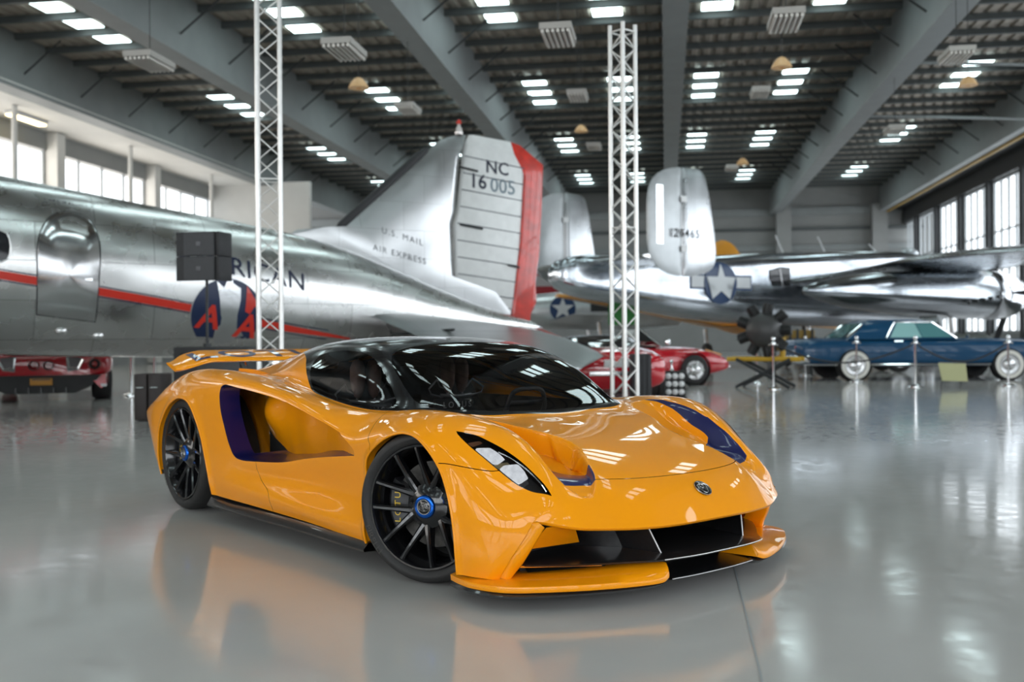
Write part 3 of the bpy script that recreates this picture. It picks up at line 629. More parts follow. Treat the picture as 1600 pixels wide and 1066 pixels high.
# cheek strut either side of the mouth
for s in (1,-1):
    a=gxyz(np.ones(21),np.linspace(4.96,.12,21)); b=curve([(.665,.762,.328),(.627,.780,.26),(.578,.802,.178),(.548,.812,.14),(.535,.835,.108)],5)
    c=b+np.array([-.10,-.02,0]); mid=(a+b)/2+np.array([.012,.006,0])
    MB().loft([[(p[0]-.02,p[1]*s,p[2]) for p in a],[(p[0],p[1]*s,p[2]) for p in a+(mid-a)*.25],[(p[0],p[1]*s,p[2]) for p in mid],[(p[0],p[1]*s,p[2]) for p in b+(mid-b)*.3],[(p[0]-.006,p[1]*s,p[2]) for p in b],[(p[0],p[1]*s,p[2]) for p in c]],closed=False).build('mouth_strut',YEL,coupe,80)
    # splitter: low front edge, rising to its inner tip
    E=curve([(.25,.935,.088),(.34,.958,.09),(.45,.968,.093),(.60,.925,.097),(.72,.79,.10),(.83,.60,.101),(.905,.42,.103),(.922,.34,.106),(.915,.30,.118)],6)
    B=curve([(.25,.86,.105),(.33,.865,.106),(.42,.86,.11),(.50,.82,.115),(.60,.70,.122),(.70,.55,.132),(.80,.41,.147),(.86,.315,.154),(.885,.285,.155)],6)
    Cc=curve([(.2,.70,.10),(.28,.70,.10),(.36,.66,.105),(.44,.60,.11),(.54,.50,.118),(.62,.42,.128),(.69,.33,.143),(.72,.27,.15),(.74,.24,.153)],6)
    lo=E+np.array([-.004,-.004,-.018]); md=E*.55+B*.45+np.array([0,0,.006]); up=E+np.array([-.004,-.002,.006])
    BB=Cc+np.array([0,0,-.05])
    MB().loft([[(p[0],p[1]*s,p[2]) for p in q] for q in (BB,lo,E+np.array([0,0,-.006]),up,md,B,Cc)],closed=False,caps=False).build('splitter',YEL,coupe,50)
    tipc=[(p[0],p[1]*s,p[2]) for p in (BB[-1],lo[-1],E[-1],up[-1],md[-1],B[-1],Cc[-1])]
    MB().add(tipc,[tuple(range(7))]).build('splitter_tip',YEL,coupe)
    # lower blade under the splitter
    U=E+np.array([.006,.004,-.03])-sstep(np.linspace(-.6,1.2,len(E)))[:,None]*np.array([.03,.02,0]); MB().loft([[(p[0],p[1]*s,p[2]) for p in q] for q in (Cc*np.array([1,1,0])+np.array([0,0,.05]),U+np.array([-.02,-.01,-.014]),U,U+np.array([-.01,-.01,.010]),Cc*np.array([1,1,0])+np.array([0,0,.07]))],closed=False).build('lower_blade',CARB,coupe,40)
    # slats between strut and shelf
    MB().add([(.50,.79*s,.150),(.72,.50*s,.150),(.70,.47*s,.158),(.46,.77*s,.160),(.50,.79*s,.143),(.72,.50*s,.146)],[(0,1,2,3),(0,1,5,4)]).build('intake_slat',YEL,coupe)
    MB().add([(.53,.745*s,.123),(.70,.46*s,.136),(.66,.40*s,.140),(.46,.70*s,.125)],[(0,1,2,3)]).build('splitter_slot',MBLK,coupe)
    MB().add([(.665,.757*s,.330),(.66,.60*s,.326),(.585,.50*s,.225),(.58,.79*s,.232),(.50,.74*s,.33),(.46,.6*s,.33),(.42,.5*s,.24),(.42,.78*s,.24)],[(0,1,2,3),(3,2,6,7)]).build('duct_vane',YEL,coupe)
    # upright fins either side of the centre radiator
    MB().loft([[(.80,.315*s,.315),(.845,.275*s,.183)],[(.805,.318*s,.315),(.85,.278*s,.183)],[(.62,.36*s,.32),(.66,.31*s,.183)],[(.40,.46*s,.32),(.44,.42*s,.183)]],closed=False).build('mouth_fin',CARB,coupe)
    MB().tube([(.804,.316*s,.31),(.849,.276*s,.187)],.0032,6).build('fin_edge_highlight',MWHT,coupe,80)  # white strip painted in as the highlight on the fin's front edge
    # skirt
    X=np.linspace(-2.17,-.40,24); yb=np.interp(X,[-2.17,-1.6,-1,-.5,-.4],[.965,.945,.93,.94,.94])
    MB().loft([[(x,(y-.06)*s,.155) for x,y in zip(X,yb)],[(x,(y+.004)*s,.140-.012*sstep((x+2.2)/.3)) for x,y in zip(X,yb)],[(x,(y+.030)*s,.098) for x,y in zip(X,yb)],[(x,(y+.028)*s,.088) for x,y in zip(X,yb)],[(x,(y-.2)*s,.085) for x,y in zip(X,yb)]],closed=False).build('side_skirt',CARB,coupe,40)
sh=[(.46,.80,.152),(.55,.74,.156),(.68,.60,.160),(.80,.45,.168),(.905,.34,.178),(.943,.27,.184),(.965,.15,.186),(.97,0,.187)]
shf=curve(np.array(sh),5); full=np.concatenate([shf*np.array([1,-1,1]),shf[::-1][1:]])
MB().loft([[(p[0]-.4,p[1]*.8,p[2]+.016) for p in full],[(p[0]-.03,p[1],p[2]+.005) for p in full],[(p[0],p[1],p[2]) for p in full],[(p[0]-.004,p[1],p[2]-.008) for p in full],[(p[0]-.4,p[1]*.8,p[2]-.012) for p in full]],closed=False).build('mouth_shelf',CARB,coupe,40)
MB().tube([(p[0]+.001,p[1],p[2]-.001) for p in full if abs(p[1])<.33],.0022,6).build('shelf_edge',MWHT,coupe,80)
ff=[(.905,-.27),(.918,-.15),(.922,0),(.918,.15),(.905,.27)]; ff=curve(np.array(ff),5)
MB().loft([[(p[0]-.4,p[1]*1.4,.12) for p in ff],[(p[0],p[1],.092) for p in ff],[(p[0]-.003,p[1],.084) for p in ff],[(p[0]-.5,p[1]*1.3,.075) for p in ff]],closed=False).build('centre_blade',CARB,coupe,40)
MB().tube([(p[0]+.001,p[1],.088) for p in ff],.0018,6).build('blade_edge',MWHT,coupe,80)
MB().box((.36,0,.22),(.06,1.46,.24)).box((.40,0,.33),(.5,1.3,.008)).build('radiator',MBLK,coupe)
# underfloor, tub and tail
MB().prism([(-3.35,-.7),(.45,-.72),(.7,-.4),(.7,.4),(.45,.72),(-3.35,.7)],.095,.125).build('floor_pan',MBLK,coupe)
MB().box((-3.40,0,.5),(.04,1.5,.42)).box((-.55,0,.42),(.04,1.5,.5)).build('bulkhead',MBLK,coupe)
tail=mat('tail_light_red',(.5,.01,.01),.2,emit=(1,.03,.02),es=.3)
for s in (1,-1): MB().tube([(-3.435,.42*s,.56),(-3.435,.74*s,.60),(-3.435,.76*s,.50),(-3.435,.45*s,.48),(-3.435,.42*s,.56)],.012,8).build('tail_light',tail,coupe,80)
# badge on the nose
bp_=Vector(gxyz(np.array([.812]),np.array([9.999]))[0]); bn=Vector((.60,0,.80)).normalized()
def badge(parent,M,r,names=('badge','badge_ring','badge_lettering')):
    o=MB().lathe([(0,.004),(r*.9,.003),(r,0)],40).build(names[0],BLK,parent,60); o.matrix_local=M
    MB().lathe([(r,.001),(r*.985,.0045),(r*.93,.0045),(r*.91,.002)],40).build(names[1],ALU,o,60)
    # rounded triangle outline with a monogram
    tri=[(math.cos(R(a))*r*k,math.sin(R(a))*r*k) for a,k in ((-90,.72),(-60,.62),(30,.70),(60,.55),(120,.55),(150,.70),(240,.62))]
    c=curve(np.array(tri),5,True); c=list(c)+[c[0]]
    MB().tube([(p[0],p[1],.004) for p in c],r*.022,4,caps=False).build('badge_triangle',ALU,o,80)
    text(names[2],'LOTUS',r*.36,.0006,ALU,o,Matrix.Translation((0,-r*.12,.0045)),1.05)
    for a in (0,60,120): pass
    MB().lathe([(r*.30,.004),(r*.26,.0052),(r*.24,.004)],24,c=(0,r*.26,0)).build('monogram_ring',ALU,o,80)
    text('monogram','ACBC',r*.20,.0006,ALU,o,Matrix.Translation((0,r*.26,.0045)))
    return o
zx=bn; yx=Vector((-bn.z,0,bn.x)); xx=yx.cross(zx)
Mb=Matrix(((xx.x,yx.x,zx.x,bp_.x),(xx.y,yx.y,zx.y,bp_.y),(xx.z,yx.z,zx.z,bp_.z),(0,0,0,1)))@Matrix.Translation((0,0,.002))
badge(coupe,Mb,.043)
# rear wing
def wing_sec(y):
    t=abs(y)/.77; x0=-3.19-.10*max(0,t-.45)**1.5; drop=.058*sstep((t-.62)/.38); c=.29*(1-.35*sstep((t-.80)/.2)); th=.030
    pr=[(0,0),(.05,.014),(.3,.019),(.7,.013),(1,.004),(1,-.004),(.5,-.012),(.1,-.014)]
    a=R(15); out=[]
    for u,v in pr:
        dx,dz=-u*c,v*1.0; out.append((x0+dx*math.cos(a)+dz*math.sin(a)*0,y,.938-drop-dx*math.sin(a)+dz))
    return out
wg=MB().loft([wing_sec(y) for y in np.linspace(-.77,.77,61)],closed=True,caps=True).build('rear_wing',YEL,coupe,60)
def wproj(p):  # letters laid on the wing's upper face, read from the front
    y=p.x; u=.47+p.y/.29; c=.29; a=R(15); th=np.interp(u,[0,.05,.3,.7,1],[0,.014,.019,.013,.004]); t=abs(y)/.77; drop=.058*sstep(np.array((t-.62)/.38))
    return Vector((-3.19-.10*max(0,t-.45)**1.5-u*c*math.cos(a),y,.938-float(drop)+u*c*math.sin(a)+th+.002+p.z))
text('wing_lettering','LOTUS',.29,.0004,BLU,wg,None,1.15,.004,project=lambda p:wproj(Vector((p.x*1.30,p.y,p.z))))
for s in (1,-1): MB().loft([[(-3.26,.24*s,.955),(-3.36,.24*s,.975),(-3.36,.252*s,.975),(-3.26,.252*s,.955)],[(-3.20,.22*s,.76),(-3.30,.22*s,.76),(-3.30,.235*s,.76),(-3.20,.235*s,.76)]],caps=True).build('wing_stay',CHR,coupe,30)
# interior
SUE=mat('brown_suede',(.26,.16,.13),.8,var=.2,scale=15); SHL=mat('seat_shell',(.06,.06,.065),.45); LIN=mat('seat_trim_silver',(.55,.56,.58),.3,.7)
for sy in (.36,-.36):
    xo=0.0 if sy<0 else -.10
    seat=MB().loft([[(-1.25+xo,sy-.22,.22),(-1.25+xo,sy+.22,.22)],[(-1.20+xo,sy-.25,.35),(-1.20+xo,sy+.25,.35)],[(-1.36+xo,sy-.26,.60),(-1.36+xo,sy+.26,.60)],[(-1.46+xo,sy-.20,.80),(-1.46+xo,sy+.20,.80)],[(-1.50+xo,sy-.10,.96),(-1.50+xo,sy+.10,.96)]],closed=False).build('seat',SHL,coupe)
    for d in (-1,1):
        c=[(-1.36+xo,sy+d*.055,.87),(-1.36+xo,sy+d*.055,.80)]
        m_=MB()
        m_.lathe([(.001,-.12),(.022,-.105),(.038,-.06),(.046,0),(.045,.06),(.03,.10),(.001,.115)],14,c=(-1.37+xo,sy+d*.054,.865)); m_.build('head_pad',SUE,seat,80)
        pl=[(-1.37+xo,sy+d*.06,.735),(-1.36+xo,sy+d*.11,.725),(-1.35+xo,sy+d*.20,.745),(-1.35+xo,sy+d*.215,.78),(-1.37+xo,sy+d*.14,.835),(-1.38+xo,sy+d*.11,.79),(-1.37+xo,sy+d*.06,.77)]
        MB().tube(pl+[pl[0]],.006,6).build('shoulder_trim',LIN,seat,80)
    MB().tube([(-1.36+xo,sy-.12,.735),(-1.34+xo,sy,.728),(-1.36+xo,sy+.12,.735)],.011,8).build('harness_bar',LIN,seat,80)
    rbox('chest_pad',(-1.36+xo,sy,.67),(.03,.34,.09),.012,SHL,seat)
    text('seat_lettering','LOTUS',.055,.0005,MWHT,seat,Matrix.Translation((-1.343+xo,sy,.672))@Matrix(((0,0,1,0),(1,0,0,0),(0,1,0,0),(0,0,0,1))),1.5)
MB().loft([[(-.15,-.5,.66),(-.15,.5,.66)],[(-.42,-.62,.69),(-.42,.62,.69)],[(-.60,-.62,.66),(-.60,.62,.66)],[(-.64,-.6,.50),(-.64,.6,.50)]],closed=False).build('dashboard',mat('dark_dash',(.02,.02,.022),.7),coupe,40)
sw=curve(np.array([(-.78,.22,.66),(-.75,.25,.78),(-.74,.36,.80),(-.75,.47,.78),(-.78,.50,.66),(-.79,.36,.64)]),5,True); sw=[tuple(p) for p in sw]+[tuple(sw[0])]
MB().tube(sw,.014,8).tube([(-.78,.23,.72),(-.78,.49,.72)],.012,6).build('steering_wheel',SHL,coupe,80)
for s in (-1,1): MB().box((-1.15,s*.64,.42),(1.75,.02,.62)).build('door_card',MBLK,coupe)
MB().box((-1.9,0,.58),(.03,.9,.66)).box((-1.2,0,.13),(1.8,1.5,.02)).build('cabin_bulkhead',SHL,coupe)
# wheels
def wheel(x,sy,rad,wid,track):
    t=bpy.data.objects.new('wheel',None); COL.objects.link(t); t.parent=coupe; t.location=(x-(.045 if x==0 else 0),sy*track,rad); t.rotation_euler=(0,0,(0 if sy<0 else PI)+(R(24) if x==0 else 0))
    k=rad/.345; rr=.283*k; h=wid/2
    # local: outer face looks to -y
    prof=[(rr-.005,-h+.022),(rr+.006,-h+.012),(rr+.02,-h+.003),(rad-.035,-h),(rad-.014,-h+.012),(rad-.003,-h+.035),(rad,-h+.06),(rad,h-.06),(rad-.003,h-.035),(rad-.014,h-.012),(rad-.035,h),(rr,h-.01)]
    ty=MB().lathe(prof,96,'y').build('tyre',RUB,t,60)
    # shallow tread grooves
    for yy in (-.05,0,.05): MB().lathe([(rad+.0006,yy-.006),(rad+.0006,yy+.006)],64,'y').build('tread_groove',MBLK,ty)
    y0=-h+.014
    rim=MB().lathe([(rr,y0),(rr-.004,y0-.006),(rr-.012,y0-.006),(rr-.018,y0+.004),(rr-.022,y0+.03),(rr-.034,y0+.05),(rr-.036,h-.02)],96,'y').build('rim',BLK,t,50)
    wire=MB()
    for q in range(6):
        ca=R(81+60*q) if sy<0 else R(99-60*q)
        for d in (-1,1):
            ea=ca+d*R(17.5); ia=ca+d*R(4)
            pin=Vector((math.cos(ia),0,math.sin(ia)))*.085*k; pout=Vector((math.cos(ea),0,math.sin(ea)))*(rr-.012)
            ax=(pout-pin).normalized(); sd_=Vector((-ax.z,0,ax.x)); b=MB(); secs=[]
            for tt,hw,yo,dep in ((0,.017,.034,.045),(.15,.015,.026,.045),(.5,.0115,.012,.035),(.85,.0105,.0,.028),(1,.013,-.002,.024)):
                c=pin.lerp(pout,tt)*1.0; yf=y0+yo
                secs.append([c+sd_*hw*.45+Vector((0,yf,0)),c+sd_*hw+Vector((0,yf+.007,0)),c+sd_*hw*1.3+Vector((0,yf+dep,0)),c-sd_*hw*1.3+Vector((0,yf+dep,0)),c-sd_*hw+Vector((0,yf+.007,0)),c-sd_*hw*.45+Vector((0,yf,0))])
            b.loft(secs,caps=True).build('spoke',BLK,t,25)
    MB().lathe([(.0,y0+.015),(.055,y0+.016),(.075,y0+.030),(.10,y0+.040),(.10,y0+.085),(0,y0+.085)],48,'y').build('hub',BLK,t,50)
    ring=MB().lathe([(.034,y0+.012),(.036,y0+.004),(.047,y0+.004),(.052,y0+.009),(.054,y0+.03)],48,'y').build('centre_lock',mat('anodised_blue',(.01,.10,.45),.22,.85),t,50)
    Mh=Matrix.Translation((0,y0+.006,0))@Matrix(((1,0,0,0),(0,0,-1,0),(0,1,0,0),(0,0,0,1)))@Matrix.Rotation(R(-70),4,'Z')
    badge(ring,Mh,.034)
    MB().lathe([(.09,y0+.10),(.195*k,y0+.10),(.197*k,y0+.115),(.195*k,y0+.13),(.09,y0+.13)],64,'y').build('brake_disc',mat('carbon_disc',(.09,.085,.08),.45,.5,var=.3,scale=40),t,50)
    MB().lathe([(.0,y0+.085),(.085,y0+.09),(.092,y0+.11)],40,'y').build('disc_bell',mat('reflection_tinted_bell',(.25,.13,.08),.35,.9),t,50)  # orange bodywork reflection put into the bell's brown colour
    # caliper on the rear-facing side
    ca=[]; 
    for a in np.linspace(150,212,9):
        a=R(a) if sy<0 else R(180-a); ca.append([(math.cos(a)*r_,y_,math.sin(a)*r_) for r_,y_ in ((.125*k,y0+.075),(.125*k,y0+.16),(.225*k,y0+.16),(.225*k,y0+.07),(.21*k,y0+.06),(.14*k,y0+.065))])
    cal=MB().loft(ca,caps=True).build('brake_caliper',mat('caliper_black',(.02,.02,.022),.3),t,30)
    if sy<0: text('caliper_lettering','LOTUS',.045,.0006,GLD,cal,Matrix.Translation((-.172*k,y0+.0595,-.005))@Matrix(((0,-1,0,0),(0,0,-1,0),(1,0,0,0),(0,0,0,1))),1.35)
    # sidewall lettering
    def ring_text(body,size,a0,r_):
        def pj(p):
            a=R(a0)+p.x/r_; rad_=r_+ (-p.y if 1 else p.y); return Vector((math.cos(a)*rad_,-h-.0012-p.z,math.sin(a)*rad_))
        text('tyre_lettering',body,size,.0003,mat('faded_lettering',(.06,.055,.05),.7),ty,None,1.15,project=pj,xs=1)
    if sy<0: ring_text('PIRELLI',.040,212,rad-.038); ring_text('PZERO',.040,60,rad-.038)
    return t
wheel(0,-1,.345,.265,.925-.13); wheel(0,1,.345,.265,.925-.13); wheel(-2.65,-1,.364,.325,.965-.16); wheel(-2.65,1,.364,.325,.965-.16)
# =================================================================== silver airliner on the left
def alu_mat(name,col=(.78,.78,.77),rough=.27,brick=(1.6,.55),dark=.55,spread=.12):
    if name in MATS: return MATS[name]
    m=bpy.data.materials.new(name); m.use_nodes=True; nt=m.node_tree; b=nt.nodes['Principled BSDF']; L=nt.links.new
    b.inputs['Metallic'].default_value=1.0
    tc=nt.nodes.new('ShaderNodeTexCoord'); sx=nt.nodes.new('ShaderNodeSeparateXYZ'); cx=nt.nodes.new('ShaderNodeCombineXYZ')
    L(tc.outputs['Object'],sx.inputs[0]); L(sx.outputs['X'],cx.inputs['X']); L(sx.outputs['Z'],cx.inputs['Y'])
    br=nt.nodes.new('ShaderNodeTexBrick'); br.inputs['Scale'].default_value=1.0; br.inputs['Brick Width'].default_value=brick[0]; br.inputs['Row Height'].default_value=brick[1]
    br.inputs['Mortar Size'].default_value=.006; br.inputs['Mortar Smooth'].default_value=.2; br.inputs['Bias'].default_value=0
    br.inputs['Color1'].default_value=(*[c*(1-spread) for c in col],1); br.inputs['Color2'].default_value=(*[min(1,c*(1+spread)) for c in col],1); br.inputs['Mortar'].default_value=(*[c*dark for c in col],1)
    L(cx.outputs[0],br.inputs['Vector'])
    nz=nt.nodes.new('ShaderNodeTexNoise'); nz.inputs['Scale'].default_value=2.2; nz.inputs['Detail'].default_value=6
    mx=nt.nodes.new('ShaderNodeMixRGB'); mx.blend_type='MULTIPLY'; mx.inputs[0].default_value=.25; L(br.outputs['Color'],mx.inputs[1]); L(nz.outputs['Fac'],mx.inputs[2]); L(tc.outputs['Object'],nz.inputs['Vector'])
    L(mx.outputs[0],b.inputs['Base Color'])
    q=nt.nodes.new('ShaderNodeMapRange'); q.inputs['From Min'].default_value=.3; q.inputs['From Max'].default_value=.7; q.inputs['To Min'].default_value=rough-.04; q.inputs['To Max'].default_value=rough+.05
    L(nz.outputs['Fac'],q.inputs['Value']); L(q.outputs['Result'],b.inputs['Roughness'])
    bu=nt.nodes.new('ShaderNodeBump'); bu.inputs['Strength'].default_value=.18; bu.inputs['Distance'].default_value=.02
    n2=nt.nodes.new('ShaderNodeTexNoise'); n2.inputs['Scale'].default_value=1.1; L(tc.outputs['Object'],n2.inputs['Vector'])
    ad=nt.nodes.new('ShaderNodeMath'); ad.operation='ADD'; L(n2.outputs['Fac'],ad.inputs[0]); L(br.outputs['Fac'],ad.inputs[1]); L(ad.outputs[0],bu.inputs['Height']); L(bu.outputs['Normal'],b.inputs['Normal'])
    MATS[name]=m; return m
ALF=alu_mat('fuselage_aluminium'); ALT=alu_mat('tail_aluminium',(.68,.69,.70),.34,(.8,.5),.8,.06)
RED=mat('signal_red',(.62,.03,.015),.35,coat=.3); NAVY=mat('navy_lettering',(.008,.015,.05),.4); FAB=mat('silver_doped_fabric',(.74,.75,.74),.45,.15,var=.05,scale=6)
FADE=mat('faded_grey_lettering',(.13,.14,.16),.5); PALE=mat('reflection_pale_lettering',(.38,.48,.54),.5)  # paler blue holds the lit reflection on the last rudder digits
DC=thing('airliner','polished silver twin-engined airliner with red cheat line and tall fin, tail towards the camera','aircraft',W(.45,19.3),TH+math.atan2(-.5,-.865))
FD=np.array([-.15,0,.5,1,2,3,4,5,6,7,8,9.2,11,13,15,17,18.3,19,19.3])
FT=np.array([1.28,1.36,1.50,1.62,1.95,2.32,2.66,2.88,3.03,3.17,3.32,3.50,3.72,3.95,4.1,4.05,3.7,3.2,2.9])
FB=np.array([1.24,1.18,1.12,1.05,.95,.86,.80,.78,.78,.81,.84,.89,1.0,1.15,1.35,1.65,2.0,2.4,2.8])
FH=np.array([.02,.09,.17,.25,.42,.58,.74,.88,1.0,1.08,1.15,1.2,1.22,1.22,1.2,1.1,.85,.5,.05])
def fsec(d): return pchip(FD,FT,d),pchip(FD,FB,d),pchip(FD,FH,d)
def fy(d,z):
    t,b,h=[float(v) for v in fsec(d)]; zc=(t+b)/2; hz=(t-b)/2; u=min(.995,abs(z-zc)/hz); return h*math.sqrt(1-u**2.2)
def fsect(d,n=48):
    t,b,h=[float(v) for v in fsec(d)]; zc=(t+b)/2; hz=(t-b)/2; o=[]
    for k in range(n):
        a=2*PI*k/n; c,s_=math.cos(a),math.sin(a); e=2/2.15
        o.append((d,h*math.copysign(abs(c)**e,c),zc+hz*math.copysign(abs(s_)**e,s_)))
    return o
fus=MB().loft([fsect(float(d)) for d in np.concatenate([np.linspace(-.15,9,50),np.linspace(9.3,19.3,40)])],caps=True).build('fuselage',ALF,DC,180)
def onfus(d,z,off=.006): return (d,fy(d,z)+off,z)
def strip(name,zf,hw,d0,d1,m,off,n=60,rows=3):
    ds=np.linspace(d0,d1,n); MB().loft([[onfus(d,zf(d)+k*(hw(d) if callable(hw) else hw),off) for d in ds] for k in np.linspace(-1,1,rows)],closed=False).build(name,m,fus,180)
zst=lambda d: float(pchip([3.9,4.09,5.22,6.61,9.22,12,18],[1.07,1.10,1.275,1.55,1.985,2.42,3.1],d))
strip('cheat_line',zst,lambda d:.012+.045*min(1,max(0,(d-3.95)/1.3)),3.98,17,RED,.008)
for k in (-1,1): strip('pin_line',lambda d,k=k:zst(d)+k*.075,.008,4.4,17,NAVY,.008,60,2)
# roundel with an eagle between two letters
cd,cz=6.12,1.475
NB=mat('roundel_navy',(.01,.022,.07),.35)
def disc(name,r,m,off,r0=0.0):
    M=MB(); rings=[]
    for q in range(9):
        rr=r0+(r-r0)*q/8; rings.append([onfus(cd+rr*math.cos(2*PI*k/48),cz+rr*1.0*math.sin(2*PI*k/48),off) for k in range(48)])
    M.loft(rings).build(name,m,fus,180)
disc('roundel',.545,NB,.010,.001); disc('roundel_rim',.56,ALF,.012,.545); 
def flat(name,poly,m,off,holes=None):
    b=bmesh.new(); vs=[b.verts.new((cd-p[0],0,cz+p[1])) for p in poly]; b.faces.new(vs); bmesh.ops.triangulate(b,faces=b.faces)
    for _ in range(3): bmesh.ops.subdivide_edges(b,edges=[e for e in b.edges if e.calc_length()>.10],cuts=1); bmesh.ops.triangulate(b,faces=b.faces)
    for v in b.verts: v.co=onfus(v.co.x,v.co.z,off)
    me=bpy.data.meshes.new(name); b.to_mesh(me); b.free(); return link(name,me,fus,m)
EAG=alu_mat('eagle_silver',(.75,.76,.78),.25,(3,3),.9,.02)
flat('eagle',[(-.17,.50),(-.06,.40),(0,.53),(.08,.52),(.07,.30),(.12,.20),(.16,.42),(.20,.40),(.20,.22),(.16,-.02),(.10,-.16),(.24,-.26),(.30,-.34),(.18,-.36),(.10,-.44),(.0,-.47),(-.10,-.46),(-.17,-.38),(-.16,-.22),(-.05,-.14),(-.10,.0),(-.12,.22)],EAG,.016)
flat('eagle_wing',[(.30,.44),(.45,.20),(.50,.08),(.42,.12),(.36,.0),(.28,.04)],RED,.018)
def tx(name,body,size,d0,z0,m,off=.018,slope=0.0,sp=1.0,bold=0.0,xs=1.0,parent=None,shear=0.0):
    return text(name,body,size,.0005,m,parent or fus,None,sp,bold,project=lambda p:Vector(onfus(d0-p.x,z0+p.y+slope*(-p.x),off+p.z)),shear=shear,xs=xs)
tx('roundel_letter','A',.50,cd+.30,cz-.06,RED,.022,.1,1,.012,shear=.25); tx('roundel_letter','A',.50,cd-.30,cz-.20,RED,.022,.1,1,.012,shear=.25)
tx('fuselage_lettering','AMERICAN',.40,5.86,2.17,NAVY,.010,.19,1.05,.0)
tx('door_lettering','AMERICAN',.12,8.35,3.06,mat('dark_grey_lettering',(.06,.06,.07),.5),.012,0,1.2)
# passenger door and windows
def outline(name,pts,r,m,closed=True):
    p=[onfus(a,b,.004) for a,b in pts]; p=p+[p[0]] if closed else p; MB().tube(p,r,5,caps=False).build(name,m,fus,80)
dpts=curve([(8.78,1.45),(8.78,2.0),(8.76,2.5),(8.60,2.83),(8.34,2.93),(8.08,2.83),(7.96,2.5),(7.97,2.0),(8.0,1.35)],6)
secs=[]
door=MB(); C0=(8.37,2.0); rings=[]
for q in (1,.97,.6,.3,.02): rings.append([onfus(C0[0]+(a-C0[0])*q,C0[1]+(b-C0[1])*q,.014 if q<.99 else .0) for a,b in dpts])
door.loft(rings).build('passenger_door',alu_mat('door_aluminium',(.70,.70,.71),.16,(4,4),.9,.02),fus,40)
outline('door_seal',[tuple(p) for p in dpts],.007,DRK)
MB().box((8.12,fy(8.12,1.95)+.03,1.95),(.10,.03,.03)).build('door_handle',CHR,fus)
def win(d,z,w=.34,h=.36):
    c=curve([(d-w/2,z-h/2),(d+w/2,z-h/2),(d+w/2,z+h/2),(d-w/2,z+h/2)],4,True)
    M=MB(); M.loft([[onfus(d+(a-d)*q,z+(b-z)*q,.006) for a,b in c] for q in (1,.5,.01)]).build('cabin_window',mat('dark_window',(.015,.015,.018),.1),fus,180)
    outline('window_frame',[tuple(p) for p in c],.012,ALF)
for d,z in ((9.32,2.38),(10.2,2.55),(11.1,2.7),(12.0,2.85),(12.9,2.97)): win(d,z)
for d,z in ((8.45,1.23),(7.95,1.16)): 
    y=fy(d,z); MB().lathe([(.0,.05),(.06,.04),(.085,0)],16,'y',(d,y,z)).build('drain_fairing',ALF,fus,60)
# fin, rudder
def slabx(name,poly,t,m,parent=DC,taper=.3,sharp=50,label=None,y0=0.0):
    """plate in the X-Z plane whose rim is thinner than its middle"""
    P=np.array(poly,float); c=P.mean(0); n=len(P); inn=c+(P-c)*(1-taper)
    V=[(p[0],y0+.012,p[1]) for p in P]+[(p[0],y0+t,p[1]) for p in inn]+[(p[0],y0-.012,p[1]) for p in P]+[(p[0],y0-t,p[1]) for p in inn]
    F=[(i,(i+1)%n,n+(i+1)%n,n+i) for i in range(n)]+[tuple(range(n,2*n))]+[(2*n+i,2*n+(i+1)%n,3*n+(i+1)%n,3*n+i) for i in range(n)]+[tuple(range(3*n,4*n))]+[(i,(i+1)%n,2*n+(i+1)%n,2*n+i) for i in range(n)]
    return MB().add(V,F).build(name,m,parent,sharp,label=label)
fin=slabx('fin',[(4.9,2.80),(4.7,2.93),(3.95,2.99),(2.40,4.33),(2.26,4.47),(2.05,4.66),(1.84,4.76),(1.60,4.83),(1.47,4.83),(1.60,4.62),(1.72,3.42),(1.80,3.17),(1.77,2.35),(1.72,1.93),(.56,1.58),(.55,1.30),(2.0,1.5),(3.0,2.0),(4.2,2.5)],.14,ALT,taper=.22)
MB().tube([(2.06,0,4.60),(2.14,0,4.3),(1.72,0,4.22)],.004,4).build('fin_cap_seam',DRK,fin)
MB().tube([(4.0,0,2.93),(3.9,0,3.05),(2.45,0,4.36),(2.28,0,4.50)],[.055,.075,.075,.05],10).build('rubber_boot',mat('black_rubber_boot',(.02,.02,.022),.55),fin,80,label='black rubber strip along the leading edge')
rud=slabx('rudder',[(1.54,4.62),(1.42,4.84),(1.31,4.85),(.53,4.79),(.24,4.33),(.34,2.88),(.52,1.62),(1.68,1.95),(1.74,2.35),(1.76,3.16),(1.68,3.42)],.075,FAB,taper=.12,label='pale doped fabric rudder')
slabx('rudder_trailing_band',[(.53,4.79),(.32,4.74),(-.19,4.41),(-.16,3.6),(-.09,2.65),(.0,2.1),(-.02,1.75),(.10,1.54),(.14,1.26),(.53,1.32),(.52,1.6),(.34,2.88),(.24,4.33)],.045,mat('weathered_red',(.60,.035,.02),.28,coat=.5,var=.25,scale=5),taper=.12)
for k in range(9):
    z=1.95+k*.31; x1=float(np.interp(z,[1.9,2.35,3.16,3.4,4.6],[1.68,1.73,1.74,1.68,1.56])); x0=float(np.interp(z,[1.6,2.88,4.33],[.52,.34,.24]))
    MB().tube([(x1-.03,.079,z),(x0+.03,.070,z-.13)],.010,5).build('rib',FADE,rud)
for z,l in ((4.22,.36),(3.16,.45)): MB().tube([(1.66,.10,z),(1.66-l,.13,z-.06)],.02,6).build('hinge_arm',DRK,rud)
MB().tube([(.65,.10,2.45),(.40,.10,2.40)],.015,6).build('hinge_arm',DRK,rud)
def plane_tx(name,body,size,x,z,m,parent,off,sp=1.0,slope=0.0,bold=0.0):
    return text(name,body,size,.0005,m,parent,None,sp,bold,project=lambda p:Vector((x-p.x,off,z+p.y-slope*p.x)))
